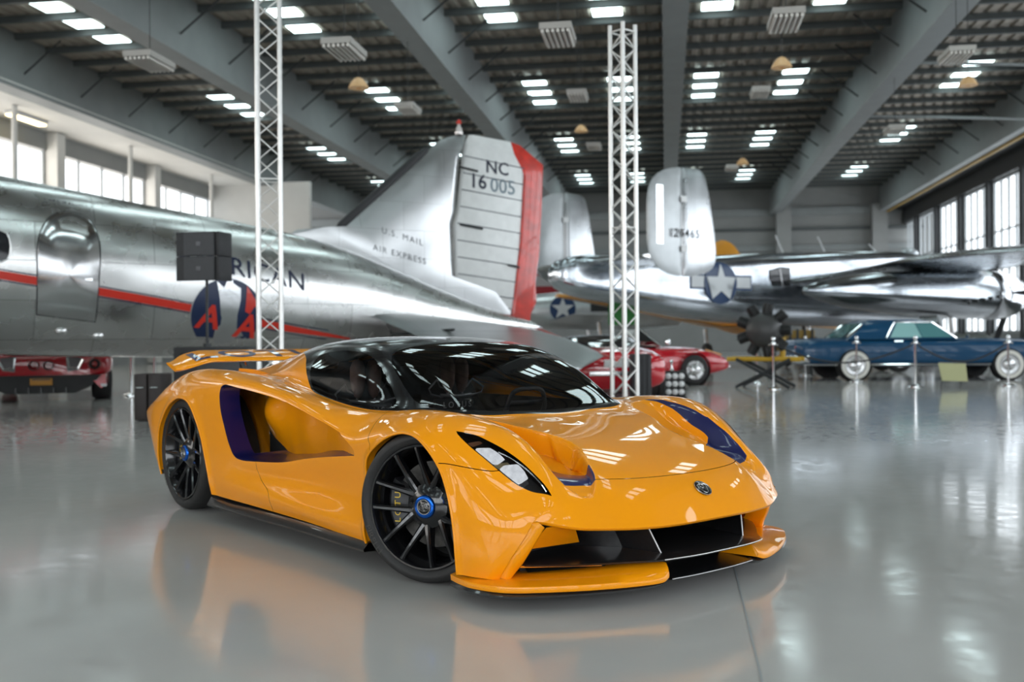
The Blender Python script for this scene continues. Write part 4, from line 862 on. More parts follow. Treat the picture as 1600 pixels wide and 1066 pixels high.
plane_tx('rudder_lettering','NC',.33,.86,4.25,NAVY,rud,.079,1.05,.07,.006); plane_tx('rudder_lettering','16',.37,1.27,3.97,NAVY,rud,.079,1.0,.05,.006); plane_tx('rudder_lettering','005',.37,.74,3.91,PALE,rud,.079,1.0,.07,.004)
plane_tx('fin_lettering','U.S. MAIL',.15,2.83,2.88,FADE,fin,.145,1.3,.25); plane_tx('fin_lettering','AIR EXPRESS',.15,2.88,2.56,FADE,fin,.145,1.25,.22)
MB().lathe([(.06,0),(.075,.03),(.055,.12),(.03,.17),(.03,.20)],16,c=(1.62,0,4.82)).build('beacon_glass',mat('clear_bulb',(.8,.75,.72),.1,.3),fin,60); MB().lathe([(.045,0),(.045,.05),(.02,.08),(0,.085)],16,c=(1.62,0,5.02)).build('beacon_cap',RED,fin,60)
# tailplane on both sides
for s in (1,-1):
    secs=[]
    for t in np.linspace(0,1,12):
        y=.12+t*4.3; rnd=math.sqrt(max(0,1-((t-.86)/.14)**2)) if t>.86 else 1
        le=3.75-1.05*t; te=.15+1.15*t; c=(le+te)/2; hc_=(le-te)/2*max(.12,rnd); zc=1.43-.80*t; sl=.115-.26*t; o=[]
        for k in range(20):
            a=2*PI*k/20; xx=c+hc_*math.cos(a); o.append((xx,y*s,zc+(xx-c)*sl+.12*(1-.6*t)*math.sin(a)*(.45+.55*max(0,math.cos(a/1.0))) ))
        secs.append(o)
    tp=MB().loft(secs,caps=True).build('tailplane',alu_mat('tailplane_aluminium',(.42,.43,.43),.35,(.9,.6),.7,.05),DC,60)
    MB().tube([(.13,.3*s,1.25),(1.28,4.42*s,.74)],.02,6).build('elevator_edge',RED if s>0 else FAB,tp)
for s in (1,): MB().tube([(3.2,.5,1.15),(2.7,1.9,1.22)],.025,6).build('tailplane_strut',DRK,DC)
MB().tube([(2.4,0,.95),(2.2,0,.55),(2.0,0,.30)],.05,8).build('tail_wheel_leg',ALU,DC)
MB().lathe([(.12,-.09),(.28,-.09),(.33,-.04),(.33,.04),(.28,.09),(.12,.09)],24,'y',(2.0,0,.33)).build('tail_wheel',RUB,DC,40)
for s in (1,-1):
    MB().tube([(12.6,2.8*s,1.4),(12.4,2.8*s,.6)],.09,10).build('main_gear_leg',ALU,DC,60); MB().lathe([(.2,-.2),(.5,-.2),(.6,-.1),(.6,.1),(.5,.2),(.2,.2)],28,'y',(12.4,2.8*s,.6)).build('main_wheel',RUB,DC,40)
# =================================================================== silver bomber on the right
B25=thing('twin_tail_bomber','silver twin-tailed bomber with blue star roundel and engine nacelle behind the blue saloon','aircraft',W(3.03,29.2),TH+math.atan2(.53,.85))
# local: x to the nose, y away from the camera, near side = -y
BD=[-2.3,-2.0,-1.4,0,1.2,3.4,6.2,9.3,12.6,14.5,15.6,16.1]
BT=[2.95,3.22,3.38,3.42,3.43,3.55,3.74,3.90,4.02,3.8,3.35,2.9]; BB=[2.65,2.42,2.22,2.02,1.82,1.56,1.42,1.36,1.34,1.5,1.9,2.6]; BH=[.12,.38,.5,.58,.62,.68,.72,.74,.72,.62,.4,.08]
def bsec(d): return [float(pchip(BD,q,d)) for q in (BT,BB,BH)]
def by(d,z):
    t,b,h=bsec(d); u=min(.99,abs(z-(t+b)/2)/((t-b)/2)); return h*(1-u**3.8)**(1/3.8)
secs=[]
for d in np.linspace(-2.3,16.1,60):
    t,b,h=bsec(float(d)); o=[]
    for k in range(40):
        a=2*PI*k/40; c,s_=math.cos(a),math.sin(a); e=2/3.8; o.append((d,h*math.copysign(abs(c)**e,c),(t+b)/2+(t-b)/2*math.copysign(abs(s_)**e,s_)))
    secs.append(o)
bf=MB().loft(secs,caps=True).build('fuselage',alu_mat('bomber_aluminium',(.60,.64,.69),.17,(1.2,.45),.7,.05),B25,180)
def onb(d,z,off): return (d,-by(d,z)-off,z)
def bpoly(name,poly,m,off,rot=0.0):
    b=bmesh.new(); vs=[b.verts.new((3.45+p[0],0,2.68+p[1])) for p in poly]; b.faces.new(vs); bmesh.ops.triangulate(b,faces=b.faces)
    for _ in range(4): bmesh.ops.subdivide_edges(b,edges=[e for e in b.edges if e.calc_length()>.08],cuts=1); bmesh.ops.triangulate(b,faces=b.faces)
    for v in b.verts: v.co=onb(v.co.x,v.co.z,off)
    me=bpy.data.meshes.new(name); b.to_mesh(me); b.free(); return link(name,me,bf,m)
SW=mat('insignia_white',(.72,.74,.76),.4); SB=mat('insignia_blue',(.012,.045,.13),.35)
def star(r,rot=PI/2): return [(math.cos(rot+k*PI/5)*(r if k%2==0 else r*.40),math.sin(rot+k*PI/5)*(r if k%2==0 else r*.40)) for k in range(10)]
bpoly('insignia_bar',[(-1.20,-.20),(1.30,-.20),(1.30,.26),(-1.20,.26)],SB,.008); bpoly('insignia_bar',[(-1.14,-.14),(1.24,-.14),(1.24,.20),(-1.14,.20)],SW,.020)
bpoly('insignia_disc',[(.66*math.cos(2*PI*k/36),.64*math.sin(2*PI*k/36)) for k in range(36)],SB,.035); bpoly('insignia_star',star(.60),SW,.060)
bpoly('waist_window',[(2.05,.45),(2.55,.58),(3.0,.56),(2.98,-.02),(2.2,-.06),(2.05,.2)],mat('dark_window',(.015,.015,.018),.1),.010)
for x in (2.72,): MB().tube([onb(3.45+x-.2,3.2,.02),onb(3.45+x-.1,2.66,.02)],.03,6).build('window_bar',ALU,bf)
for k,(d,l) in enumerate(((6.9,.55),(8.9,.5),(11.5,.25))): MB().tube([(d,0,bsec(d)[0]),(d-.35,0,bsec(d)[0]+l)],.025,6).build('aerial',SW,bf)
MB().lathe([(.35,0),(.33,.12),(.22,.24),(0,.30)],20,c=(13.3,0,3.92)).build('turret_dome',mat('perspex',(.6,.65,.68),.08,.3),bf,60)
def vplate(name,poly,t,y0,m,parent,lb=None):
    o=slabx(name,poly,t,m,parent,.18,60,lb,y0); return o
for y0 in (-2.75,2.75):
    A_=curve([(-1.07,4.87),(-.90,5.24),(-.5,5.50),(.0,5.60),(.34,5.62),(.8,5.56),(.98,5.27),(1.12,4.6),(1.32,3.3),(1.17,2.92),(.66,2.73),(.1,2.68),(-.35,2.74),(-.8,2.95),(-1.06,3.36),(-1.10,4.1)],4,True)
    f=[p for p in A_ if p[0]>=.10]; 
    fn=vplate('tail_fin',[(.12,5.60)]+[tuple(p) for p in f if True],.09,y0,alu_mat('bomber_fin_aluminium',(.66,.68,.70),.30,(.5,.6),.8,.05),B25)
    rd=vplate('rudder',[tuple(p) for p in A_[:len(A_)//2] if p[0]<.07]+[(.08,5.58),(.08,2.70)]+[tuple(p) for p in A_[len(A_)//2:] if p[0]<.07],.06,y0,mat('bomber_rudder_fabric',(.50,.52,.53),.35,.5,var=.06,scale=4),B25)
    s=-1
    for z in (4.75,3.42): MB().box((.10,y0+s*.09,z),(.20,.02,.16)).build('hinge_bracket',MWHT,rd)
    MB().tube([(.10,y0+s*.08,2.9),(.10,y0+s*.08,5.3)],.012,5).build('hinge_line',DRK,rd)
    if y0<0:
        text('fin_lettering','129465',.32,.0005,mat('dark_grey_lettering',(.06,.06,.07),.5),fn,None,1.15,.004,project=lambda p:Vector((.12+p.x,y0-.095,3.82+p.y)))
        MB().box((-.72,y0-.065,4.3),(.22,.01,1.55)).build('trim_tab',mat('bright_tab',(.9,.92,.93),.08,1),rd)
secs=[]
for y in np.linspace(-2.75,2.75,12):
    o=[]
    for k in range(16):
        a=2*PI*k/16; o.append((-.1+1.15*math.cos(a),y,3.20+.09*math.sin(a)))
    secs.append(o)
MB().loft(secs,caps=True).build('tailplane',ALF,B25,60)
for s in (-1,1):
    secs=[]
    for n_,te,le,z,th in ((.55,5.9,12.6,2.75,.42),(1.2,6.9,12.7,2.86,.40),(2.0,7.8,12.8,3.05,.38),(3.0,8.4,12.9,3.28,.36),(5.0,9.0,12.8,3.42,.30),(8.0,9.8,12.5,3.52,.20),(10.2,10.4,12.1,3.58,.08)):
        o=[]; c=(te+le)/2; h=(le-te)/2
        for k in range(28):
            a=2*PI*k/28; xx=c+h*math.cos(a); camb=.10*(1-((xx-c)/h)**2); o.append((xx,n_*s,z+camb+th*math.sin(a)*(.35+.65*max(0,(1+math.cos(a))/2)**.6)))
        secs.append(o)
    MB().loft(secs,caps=True).build('wing',alu_mat('bomber_wing_aluminium',(.40,.42,.44),.25,(1.4,.8),.6,.05),B25,60)
    prof=[(0,4.45),(.14,4.6),(.33,5.4),(.50,6.4),(.62,7.6),(.70,9),(.76,10.5),(.80,12.0),(.80,12.9)]
    nc=MB(); secs=[]
    for r,x in prof: secs.append([(x,3.0*s+r*math.cos(2*PI*k/32),2.38+(r*.98*math.sin(2*PI*k/32))+.0*r) for k in range(32)])
    nc.loft(secs).build('nacelle',alu_mat('nacelle_aluminium',(.42,.45,.48),.16,(1.1,.5),.6,.05),B25,180)
    cp=[(.66,12.9),(.66,13.02)]; MB().lathe([(.70,12.88),(.64,12.95),(.64,13.1),(.70,13.12)],32,'x',(0,3.0*s,2.38)).build('cowl_gap',DRK,B25,60)
    MB().lathe([(.74,13.08),(.80,13.12),(.82,13.5),(.80,14.1),(.70,14.55),(.58,14.68),(.50,14.6),(.48,14.2),(.0,14.1)],40,'x',(0,3.0*s,2.38)).build('cowling',mat('polished_cowling',(.55,.57,.60),.12,1),B25,60)
    MB().lathe([(.0,15.0),(.10,14.95),(.14,14.8),(.14,14.2)],20,'x',(0,3.0*s,2.38)).build('spinner',DRK,B25,60)
    for k in range(3):
        a=R(52+120*k); o=[]
        for t,w,tw in ((.1,.06,.9),(.35,.11,.7),(.8,.15,.4),(1.3,.14,.25),(1.65,.10,.18),(1.78,.03,.15)):
            c=Vector((14.82,3.0*s+math.cos(a)*t,2.38+math.sin(a)*t)); e=Vector((0,-math.sin(a),math.cos(a)))*w*math.cos(tw)+Vector((1,0,0))*w*math.sin(tw); nn=Vector((1,0,0))*.015
            o.append([c+e,c+nn,c-e,c-nn])
        MB().loft(o,caps=True).build('propeller_blade',DRK,B25,40)
    for e_ in range(5): MB().tube([(11.2+e_*.4,3.0*s-.80,2.1+.05*e_),(11.1+e_*.4,3.0*s-.84,2.08+.05*e_)],.05,8).build('exhaust_stub',DRK,B25)
    MB().tube([(11.4,3.0*s,1.7),(11.5,3.0*s,.6)],.08,10).build('gear_leg',ALU,B25,60); MB().lathe([(.2,-.18),(.45,-.18),(.55,-.08),(.55,.08),(.45,.18),(.2,.18)],28,'y',(11.5,3.0*s,.55)).build('main_wheel',RUB,B25,40)
MB().tube([(14.2,0,1.7),(14.3,0,.5)],.06,8).build('nose_gear_leg',ALU,B25); MB().lathe([(.15,-.12),(.3,-.12),(.38,-.05),(.38,.05),(.3,.12),(.15,.12)],24,'y',(14.3,0,.38)).build('nose_wheel',RUB,B25,40)
# =================================================================== yellow trainer and a silver fighter, further back
YA=mat('trainer_yellow',(.72,.30,.015),.4,coat=.2); GRN=mat('green_banner',(.03,.20,.04),.7)
TR=thing('yellow_trainer','yellow propeller trainer seen in pieces beneath the bomber fuselage','aircraft',W(7.9,35.5),TH+R(-84))
def slabwing(name,secs_,m,parent,n=20):
    o=[]
    for (x,y,z,c,t) in secs_:
        o.append([(x+c/2*math.cos(2*PI*k/n),y,z+t*math.sin(2*PI*k/n)*(.5+.5*math.cos(2*PI*k/n/1.0)*.6)) for k in range(n)])
    return MB().loft(o,caps=True).build(name,m,parent,60)
MB().loft([[(x,r*math.cos(2*PI*k/24),zc+r*1.15*math.sin(2*PI*k/24)) for k in range(24)] for x,r,zc in ((-4.6,.08,2.0),(-3.8,.25,1.95),(-2,.48,1.9),(0,.62,1.85),(2.2,.62,1.8),(3.2,.55,1.75),(3.5,.3,1.75))],caps=True).build('fuselage',YA,TR,180)
o=[]
for y,x,c,z in ((-6.4,.2,.9,2.50),(-6,.2,1.5,2.44),(-3,.4,2.1,1.85),(-1,.6,2.4,1.42),(1,.6,2.4,1.42),(3,.4,2.1,1.85),(6.0,.2,1.5,2.44),(6.4,.2,.9,2.50)): o.append((x,y,z,c,.13))
slabwing('wing',o,YA,TR)
slabwing('tailplane',[(-4.0,-2.0,2.15,.7,.04),(-4.0,-1.0,2.15,1.1,.06),(-4,1.0,2.15,1.1,.06),(-4,2.0,2.15,.7,.04)],YA,TR)
slabx('fin',[(-4.9,1.9),(-4.95,3.0),(-4.6,3.4),(-4.2,3.3),(-3.6,2.2)],.06,YA,TR)
MB().box((0.9,0,2.5),(1.8,.6,.45)).build('canopy',mat('perspex',(.6,.65,.68),.08,.3),TR)
for s in (-1,1): MB().tube([(1.0,1.4*s,1.3),(1.2,1.4*s,.45)],.07,8).build('gear_leg',ALU,TR); MB().lathe([(.15,-.1),(.38,-.1),(.42,0),(.38,.1),(.15,.1)],24,'y',(1.2,1.4*s,.42)).build('wheel',RUB,TR,40)
YT=thing('yellow_tail_aircraft','rounded yellow tail fin of a parked aircraft showing above the bomber','aircraft',W(9.0,43),TH)
slabx('fin',[tuple(p) for p in curve([(-1.0,3.4),(-.75,4.6),(-.1,5.15),(.45,5.0),(.9,4.3),(1.0,3.4)],5)]+[(1.3,2.6),(-1.2,2.6)],.10,YA,YT,.2)
slabx('rudder_mark',[(-.85,4.05),(-.72,4.55),(-.35,4.6),(-.30,4.1)],.11,DRK,YT)
MB().loft([[(x,r*math.cos(2*PI*k/20),zc+r*1.2*math.sin(2*PI*k/20)) for k in range(20)] for x,r,zc in ((-1.3,.1,2.5),(0,.35,2.4),(3,.6,2.2),(6,.7,2.1),(7,.5,2.1),(7.3,.1,2.1))],caps=True).build('fuselage',YA,YT,180)
MB().tube([(3.5,0,1.5),(3.5,0,.4)],.08,8).lathe([(.1,-.1),(.4,-.1),(.4,.1),(.1,.1)],20,'y',(3.5,0,.4)).build('gear',RUB,YT,40,kind='stuff')
SFt=thing('silver_fighter','silver fighter with star roundel glimpsed between the red fin edge and the truss tower','aircraft',W(1.75,39.5),TH+R(4)); SFt.scale=(1.2,1.2,1.2)
ff=MB().loft([[(x,r*math.cos(2*PI*k/24),zc+r*1.1*math.sin(2*PI*k/24)) for k in range(24)] for x,r,zc in ((-3.6,.1,1.7),(-2,.4,1.72),(0,.55,1.75),(2.5,.6,1.75),(4,.45,1.72),(4.5,.1,1.72))],caps=True).build('fuselage',ALT,SFt,180)
def fpoly(poly,name,m,off):
    P=[(.14+a,-.565-off,1.80+b) for a,b in poly]; MB().add(P+[(p[0],p[1]+.02,p[2]) for p in P],[tuple(range(len(P)))]+[(i,(i+1)%len(P),len(P)+(i+1)%len(P),len(P)+i) for i in range(len(P))]).build(name,m,ff)
fpoly([(.42*math.cos(2*PI*k/30),.42*math.sin(2*PI*k/30)) for k in range(30)],'insignia_disc',SB,.03); fpoly(star(.38),'insignia_star',SW,.055)
slabwing('wing',[(.5,-4.6,1.55,1.0,.06),(.5,0,1.35,1.9,.12),(.5,4.6,1.55,1.0,.06)],ALT,SFt)
slabx('fin',[(-3.6,1.7),(-3.7,2.6),(-3.3,2.8),(-2.6,2.0)],.05,ALT,SFt)
MB().box((1.5,-.60,1.95),(.9,.2,.5)).build('cowl_panel',DRK,ff)
for s in (-1,1): MB().tube([(1.2,1.2*s,1.4),(1.3,1.2*s,.4)],.06,8).build('gear_leg',ALU,SFt); MB().lathe([(.1,-.1),(.34,-.1),(.38,0),(.34,.1),(.1,.1)],20,'y',(1.3,1.2*s,.38)).build('wheel',RUB,SFt,40)
tag(MB().box((3.4,30.2,1.85),(.9,.05,.8)).build('green_banner',GRN,None),'small green banner behind the right truss tower','banner')
bpy.data.objects['green_banner'].matrix_world=Matrix.Translation(W(3.35,30.2,1.83)-Vector((3.4,30.2,1.85)))
MB().tube([(3.0,30.2,0),(3.0,30.2,1.5),(3.8,30.2,1.5),(3.8,30.2,0)],.03,6).build('banner_frame',DRK,bpy.data.objects['green_banner'])
# low wing with engine nacelles, left of the picture
for s in (1,-1):
    secs=[]
    for t in np.linspace(0,1,10):
        y=.9+t*7.8; rnd=math.sqrt(max(.02,1-((t-.9)/.1)**2)) if t>.9 else 1; le=14.6-1.1*t; te=10.2+.9*t; c=(le+te)/2; h=(le-te)/2*rnd; z=1.55+.45*t+.06*(0)
        secs.append([(c+h*math.cos(2*PI*k/22),y*s,z+(h*math.cos(2*PI*k/22))*.17+(.30-.18*t)*rnd*math.sin(2*PI*k/22)*(.45+.55*max(0,math.cos(2*PI*k/22)))) for k in range(22)])
    MB().loft(secs,caps=True).build('wing',ALT,DC,60)
    MB().lathe([(.0,10.6),(.35,11.2),(.62,12.2),(.70,13.6),(.72,14.6),(.72,15.6),(.62,15.9),(.55,15.7),(.0,15.4)],32,'x',(0,2.8*s,1.95)).build('nacelle',ALF,DC,60)
# =================================================================== other cars
def simple_wheel(parent,x,y,r,w,side,white=False,wire=False,tilt=0.0,dark=False):
    t=bpy.data.objects.new('wheel',None); COL.objects.link(t); t.parent=parent; t.location=(x,y,r); t.rotation_euler=(0,0,(0 if side<0 else PI)+tilt); h=w/2
    MB().lathe([(r*.62,-h),(r*.70,-h-.004),(r*.90,-h),(r*.985,-h+.03),(r,-h+.06),(r,h-.06),(r*.96,h),(r*.62,h)],48,'y').build('tyre',RUB,t,60)
    if white: MB().lathe([(r*.64,-h-.008),(r*.88,-h-.006)],48,'y').build('whitewall',mat('whitewall',(.72,.70,.64),.5),t,60)
    MB().lathe([(r*.64,-h+.0),(r*.62,-h-.01),(r*.58,-h+.02),(r*.40,-h+.03),(r*.36,-h-.01),(r*.28,-h-.035),(0,-h-.045)],40,'y').build('hubcap' if not wire else 'rim',DRK if dark else ALU,t,50)
    if wire:
        for k in range(5):
            a=2*PI*k/5; MB().tube([(0,-h-.01,0),(math.cos(a)*r*.6,-h+.0,math.sin(a)*r*.6)],.03,6).build('spoke',ALU if not dark else DRK,t)
    return t
def shell(name,st,m,parent,n=36,p=3.2,sharp=60,arches=(),caps=True):
    """st: x, half width, z bottom, z top"""
    st=np.array(st,float); X=np.linspace(st[0,0],st[-1,0],90); hw,zb,zt=[pchip(st[:,0],st[:,k],X) for k in (1,2,3)]
    secs=[]
    for x,w,b,t in zip(X,hw,zb,zt):
        o=[]
        for k in range(n):
            a=2*PI*k/n; c,s_=math.cos(a),math.sin(a); e=2/p; yy=w*math.copysign(abs(c)**e,c); zz=(b+t)/2+(t-b)/2*math.copysign(abs(s_)**e,s_)
            o.append((x,yy,zz))
        secs.append(o)
    return MB().loft(secs,caps=caps).build(name,m,parent,sharp)
def arch(parent,x,y,r,side,m=MBLK):
    MB().lathe([(r,-.004),(r,-.02),(r*.0,-.02)],40,'y',(x,y,r*.93)).build('wheel_arch',m,parent)
    return
# ---- blue two-door saloon
BC=mat('petrol_blue_paint',(.004,.055,.13),.35,.0,.45,spec=.2)
SG2=glass('pale_car_glass',(.55,.75,.74),0,1.2)
bc=thing('blue_saloon','long dark blue classic two-door saloon with white-wall tyres','car',W(9.87,24.6),TH)
# local: x to the nose (picture right), near side = -y ; origin between the axles
body=shell('body',[(-3.12,.70,.55,.90),(-3.0,.88,.40,.97),(-2.4,.95,.34,1.0),(-1.8,.97,.33,1.0),(0,.98,.32,1.0),(1.5,.98,.32,.98),(2.4,.97,.34,.94),(2.72,.93,.42,.90),(2.82,.80,.55,.84)],BC,bc,40,4.5)
for x in (-1.81,1.81):
    for y,s in ((-.93,-1),(.93,1)):
        MB().lathe([(.43,-.06 if s<0 else .06),(.43,0),(0,0)],40,'y',(x,y-.045*(-s)*(-1),.40)).build('wheel_arch',MBLK,body); simple_wheel(bc,x,y-.035*-s*-1 if 0 else y,.375,.20,s,True)
cab=MB(); secs=[]
for (xr,xf,w,z) in ((-1.95,.72,.86,.97),(-1.70,.50,.80,1.15),(-1.45,.18,.70,1.36),(-1.30,.0,.62,1.43),(-1.0,-.3,.3,1.455)):
    secs.append([(xr,-w,z),(xf-.05,-w,z),(xf,-w*.8,z),(xf,w*.8,z),(xf-.05,w,z),(xr,w,z),(xr-.05,w*.8,z),(xr-.05,-w*.8,z)])
cabin=cab.loft(secs,caps=True).build('cabin',BC,bc,40)
def quad(name,P,m,parent): return MB().add(P,[tuple(range(len(P)))]).build(name,m,parent)
DG=mat('teal_tinted_glass',(.10,.26,.27),.06,.0,.5)
LG=mat('light_teal_glass',(.30,.55,.54),.06,.0,.5)
for s in (-1,1):
    quad('side_window',[(-.93,s*.866,1.02),(-.18,s*.866,1.02),(-.30,s*.715,1.365),(-.72,s*.715,1.365)],LG,cabin); quad('side_window',[(-.16,s*.866,1.02),(.55,s*.866,1.02),(.15,s*.715,1.365),(-.28,s*.715,1.365)],DG,cabin)
    MB().tube([(-1.02,s*.87,1.0),(-.78,s*.72,1.38),(.12,s*.72,1.38),(.64,s*.87,1.0)],.02,6).build('window_surround',CHR,cabin)
    MB().tube([(-1.95,s*.82,1.02),(-1.55,s*.72,1.32)],.03,6).build('quarter_trim',CHR,cabin)
    MB().tube([(-3.0,s*.93,.39),(2.7,s*.95,.38)],.018,6).build('sill_trim',CHR,body)
    MB().tube([(-2.9,s*.90,1.0),(2.6,s*.9,.965)],.010,6).build('belt_trim',BC,body)
    MB().tube([(-.88,s*.99,.93),(-.68,s*.99,.93)],.014,6).build('door_handle',CHR,body)
    for z,r in ((.80,.05),(.66,.05)): MB().lathe([(0,-.03),(r*.8,-.02),(r,.02)],16,'x',(-3.10,s*.66,z)).build('tail_light',mat('red_lens',(.5,.01,.01),.15,coat=1),body,60)
    MB().lathe([(0,.06),(.08,.05),(.10,0)],20,'x',(2.80,s*.66,.74)).build('headlight',CHR,body,60)
quad('windscreen',[(.66,-.70,1.0),(.66,.70,1.0),(.22,.58,1.37),(.22,-.58,1.37)],LG,cabin); quad('rear_window',[(-2.01,-.66,1.02),(-2.01,.66,1.02),(-1.54,.55,1.36),(-1.54,-.55,1.36)],DG,cabin)
for x,n in ((2.80,'front_bumper'),(-3.10,'rear_bumper')): MB().loft([[(x+dx*(1 if x>0 else -1),-.92,z) for dx,z in ((-.25,.44),(-.2,.50),(-.2,.56),(-.25,.60))],[(x+dx*(1 if x>0 else -1),-.80,z) for dx,z in ((.02,.42),(.08,.48),(.08,.54),(.02,.60))],[(x+dx*(1 if x>0 else -1),.80,z) for dx,z in ((.02,.42),(.08,.48),(.08,.54),(.02,.60))],[(x+dx*(1 if x>0 else -1),.92,z) for dx,z in ((-.25,.44),(-.2,.50),(-.2,.56),(-.25,.60))]]).build(n,CHR,bc,60)
MB().tube([(.9,-.82,1.02),(.9,-.92,1.06)],.03,8).build('door_mirror',CHR,bc)
# ---- red open sports car
RC=mat('bright_red_paint',(.55,.006,.018),.16,0,1.0)
rc=thing('red_roadster','bright red open roadster with steel wheels standing behind the right truss tower','car',W(2.62,22.6),TH+R(16))
rb=shell('body',[(-1.95,.55,.40,.72),(-1.75,.76,.24,.82),(-1.2,.85,.17,.88),(-.3,.86,.15,.86),(.6,.86,.15,.86),(1.3,.85,.16,.84),(1.75,.80,.20,.76),(2.1,.68,.28,.62),(2.25,.50,.34,.50)],RC,rc,40,3.4)
for x in (-1.2,1.2):
    for y,s in ((-.80,-1),(.80,1)): MB().lathe([(.38,-.09 if s<0 else .09),(.37,0),(0,0)],36,'y',(x,y,.35)).build('wheel_arch',MBLK,rb); simple_wheel(rc,x,y-(-s)*-.0,.34,.22,s,False,True)
for s in (-1,1): MB().tube([(.55,s*.66,.84),(.05,s*.55,1.24)],.022,8).build('windscreen_pillar',CHR,rc)
MB().tube([(.05,-.55,1.24),(.05,.55,1.24)],.022,8).build('windscreen_rail',CHR,rc); quad('windscreen',[(.53,-.63,.85),(.53,.63,.85),(.05,.53,1.23),(.05,-.53,1.23)],glass('roadster_glass',(.5,.55,.53)),rc)
for s in (-1,1): rbox('seat',(-.55,.33*s,.86),(.18,.45,.42),.06,mat('black_leather',(.02,.02,.02),.5),rc)
MB().box((-.2,0,.865),(1.2,1.2,.02)).build('cockpit',MBLK,rc); MB().tube([(1.75,-.3,.77),(2.05,-.5,.66)],.02,6).build('indicator',mat('amber_lens',(.8,.4,.1),.2),rc)
MB().tube([(2.24,-.5,.40),(2.32,-.3,.40),(2.32,.3,.40),(2.24,.5,.40)],.03,8).build('front_bumper',CHR,rc); MB().lathe([(0,-.03),(.05,-.02),(.06,.02)],16,'y',(.55,-.93,.96)).build('door_mirror',CHR,rc)
# ---- second red car, showing its tail behind the coupe's windscreen
r2=thing('red_coupe','low red fastback with round tail lights, right behind the yellow coupe windscreen','car',W(1.42,18.15),TH+R(97))
b2=shell('body',[(-2.1,.62,.40,.74),(-1.95,.84,.24,.84),(-1.2,.90,.16,.93),(-.2,.90,.15,.92),(.8,.88,.15,.84),(1.6,.84,.18,.74),(2.1,.60,.28,.55)],RC,r2,40,3.6)
for x in (-1.25,1.25):
    for y,s in ((-.84,-1),(.84,1)): MB().lathe([(.36,-.09 if s<0 else .09),(.36,0),(0,0)],36,'y',(x,y,.34)).build('wheel_arch',MBLK,b2); simple_wheel(r2,x,y,.33,.24,s,False,True)
shell('cabin',[(-1.5,.3,.80,.90),(-1.1,.60,.82,1.03),(-.4,.66,.85,1.12),(.2,.64,.85,1.10),(.9,.40,.80,.88)],mat('dark_glass_cabin',(.02,.02,.025),.05,0,.6),r2,30,3)
for s in (-1,1):
    for q in (0,1): MB().lathe([(0,-.02),(.05,-.02),(.06,.01)],18,'x',(-2.07,s*(.42+.16*q),.62)).build('tail_light',mat('dark_red_lens',(.2,.01,.01),.2),b2,60)
rbox('number_plate',(-2.10,0,.66),(.02,.42,.12),.005,MWHT,b2); rbox('rear_vent',(-2.09,0,.50),(.03,.9,.08),.01,ALU,b2)
# ---- red supercar seen from the rear at the far left
gt=thing('red_supercar','red mid-engined supercar seen from behind beneath the airliner fuselage','car',W(-8.30,17.7),TH+R(20))
# local: y away from camera (nose), rear face at y=0
def ysec(y,w,zb,zt,p=4.0,n=36):
    o=[]
    for k in range(n):
        a=2*PI*k/n; c,s_=math.cos(a),math.sin(a); e=2/p; o.append((w*math.copysign(abs(c)**e,c),y,(zb+zt)/2+(zt-zb)/2*math.copysign(abs(s_)**e,s_)))
    return o
MB().loft([ysec(y,w,b,t) for y,w,b,t in ((.0,1.04,.46,.86),(.08,1.12,.42,.93),(.6,1.15,.35,1.0),(1.4,1.12,.2,.98),(2.4,1.0,.16,.95),(3.6,1.04,.16,.80),(4.4,.8,.2,.55))],caps=True).build('body',RC,gt,60)
MB().loft([ysec(y,w,b,t,3) for y,w,b,t in ((.7,.2,.9,.98),(1.4,.5,.9,1.08),(2.2,.62,.9,1.12),(3.0,.55,.85,1.0),(3.5,.3,.8,.85))],caps=True).build('cabin',mat('dark_glass_cabin',(.02,.02,.025),.05,0,.6),gt,60)
for s in (-1,1):
    for q,(r,z) in enumerate(((.125,-.03),(.09,-.04),(.05,-.05))): MB().lathe([(r,z),(r*.85,z-.01),(r*.8,z+.02),(0,z+.03)],24,'y',(s*.87,.0,.66)).build('tail_light',(mat('red_lens',(.5,.01,.01),.15,coat=1),MBLK,mat('red_lens',(.5,.01,.01),.15,coat=1))[q],gt,50)
    MB().lathe([(.085,-.10),(.075,-.10),(.07,.03),(0,.04)],24,'y',(s*.12,.0,.645)).build('exhaust',MBLK,gt,50)
    MB().add([(s*.40,-.015,.80),(s*.66,-.015,.78),(s*.60,-.015,.56),(s*.42,-.015,.53)],[(0,1,2,3)]).build('tail_vent',mat('vent_mesh_dark',(.03,.02,.02),.3),gt)
    MB().tube([(s*.42,-.02,.78),(s*.45,-.02,.60),(s*.60,-.02,.58),(s*.68,-.02,.74)],.022,6).build('vent_rim',CHR,gt)
    MB().loft([[(s*.75,0,.46),(s*1.05,0,.48),(s*1.06,0,.30),(s*.98,0,.22)],[(s*.75,.3,.46),(s*1.08,.3,.48),(s*1.08,.3,.30),(s*.98,.3,.22)]],caps=True).build('rear_corner',RC,gt,40)
    rbox('reflector',(s*1.02,-.02,.28),(.10,.02,.05),.008,MWHT,gt)
    MB().lathe([(.2,-.17),(.33,-.17),(.36,-.12),(.36,.12),(.33,.17),(.2,.17)],40,'x',(s*.96,.75,.36)).build('rear_tyre',RUB,gt,60); MB().lathe([(.2,-.13),(.31,-.13),(.34,-.1),(.34,.1),(.31,.13),(.2,.13)],40,'x',(s*.90,3.45,.34)).build('front_tyre',RUB,gt,60)
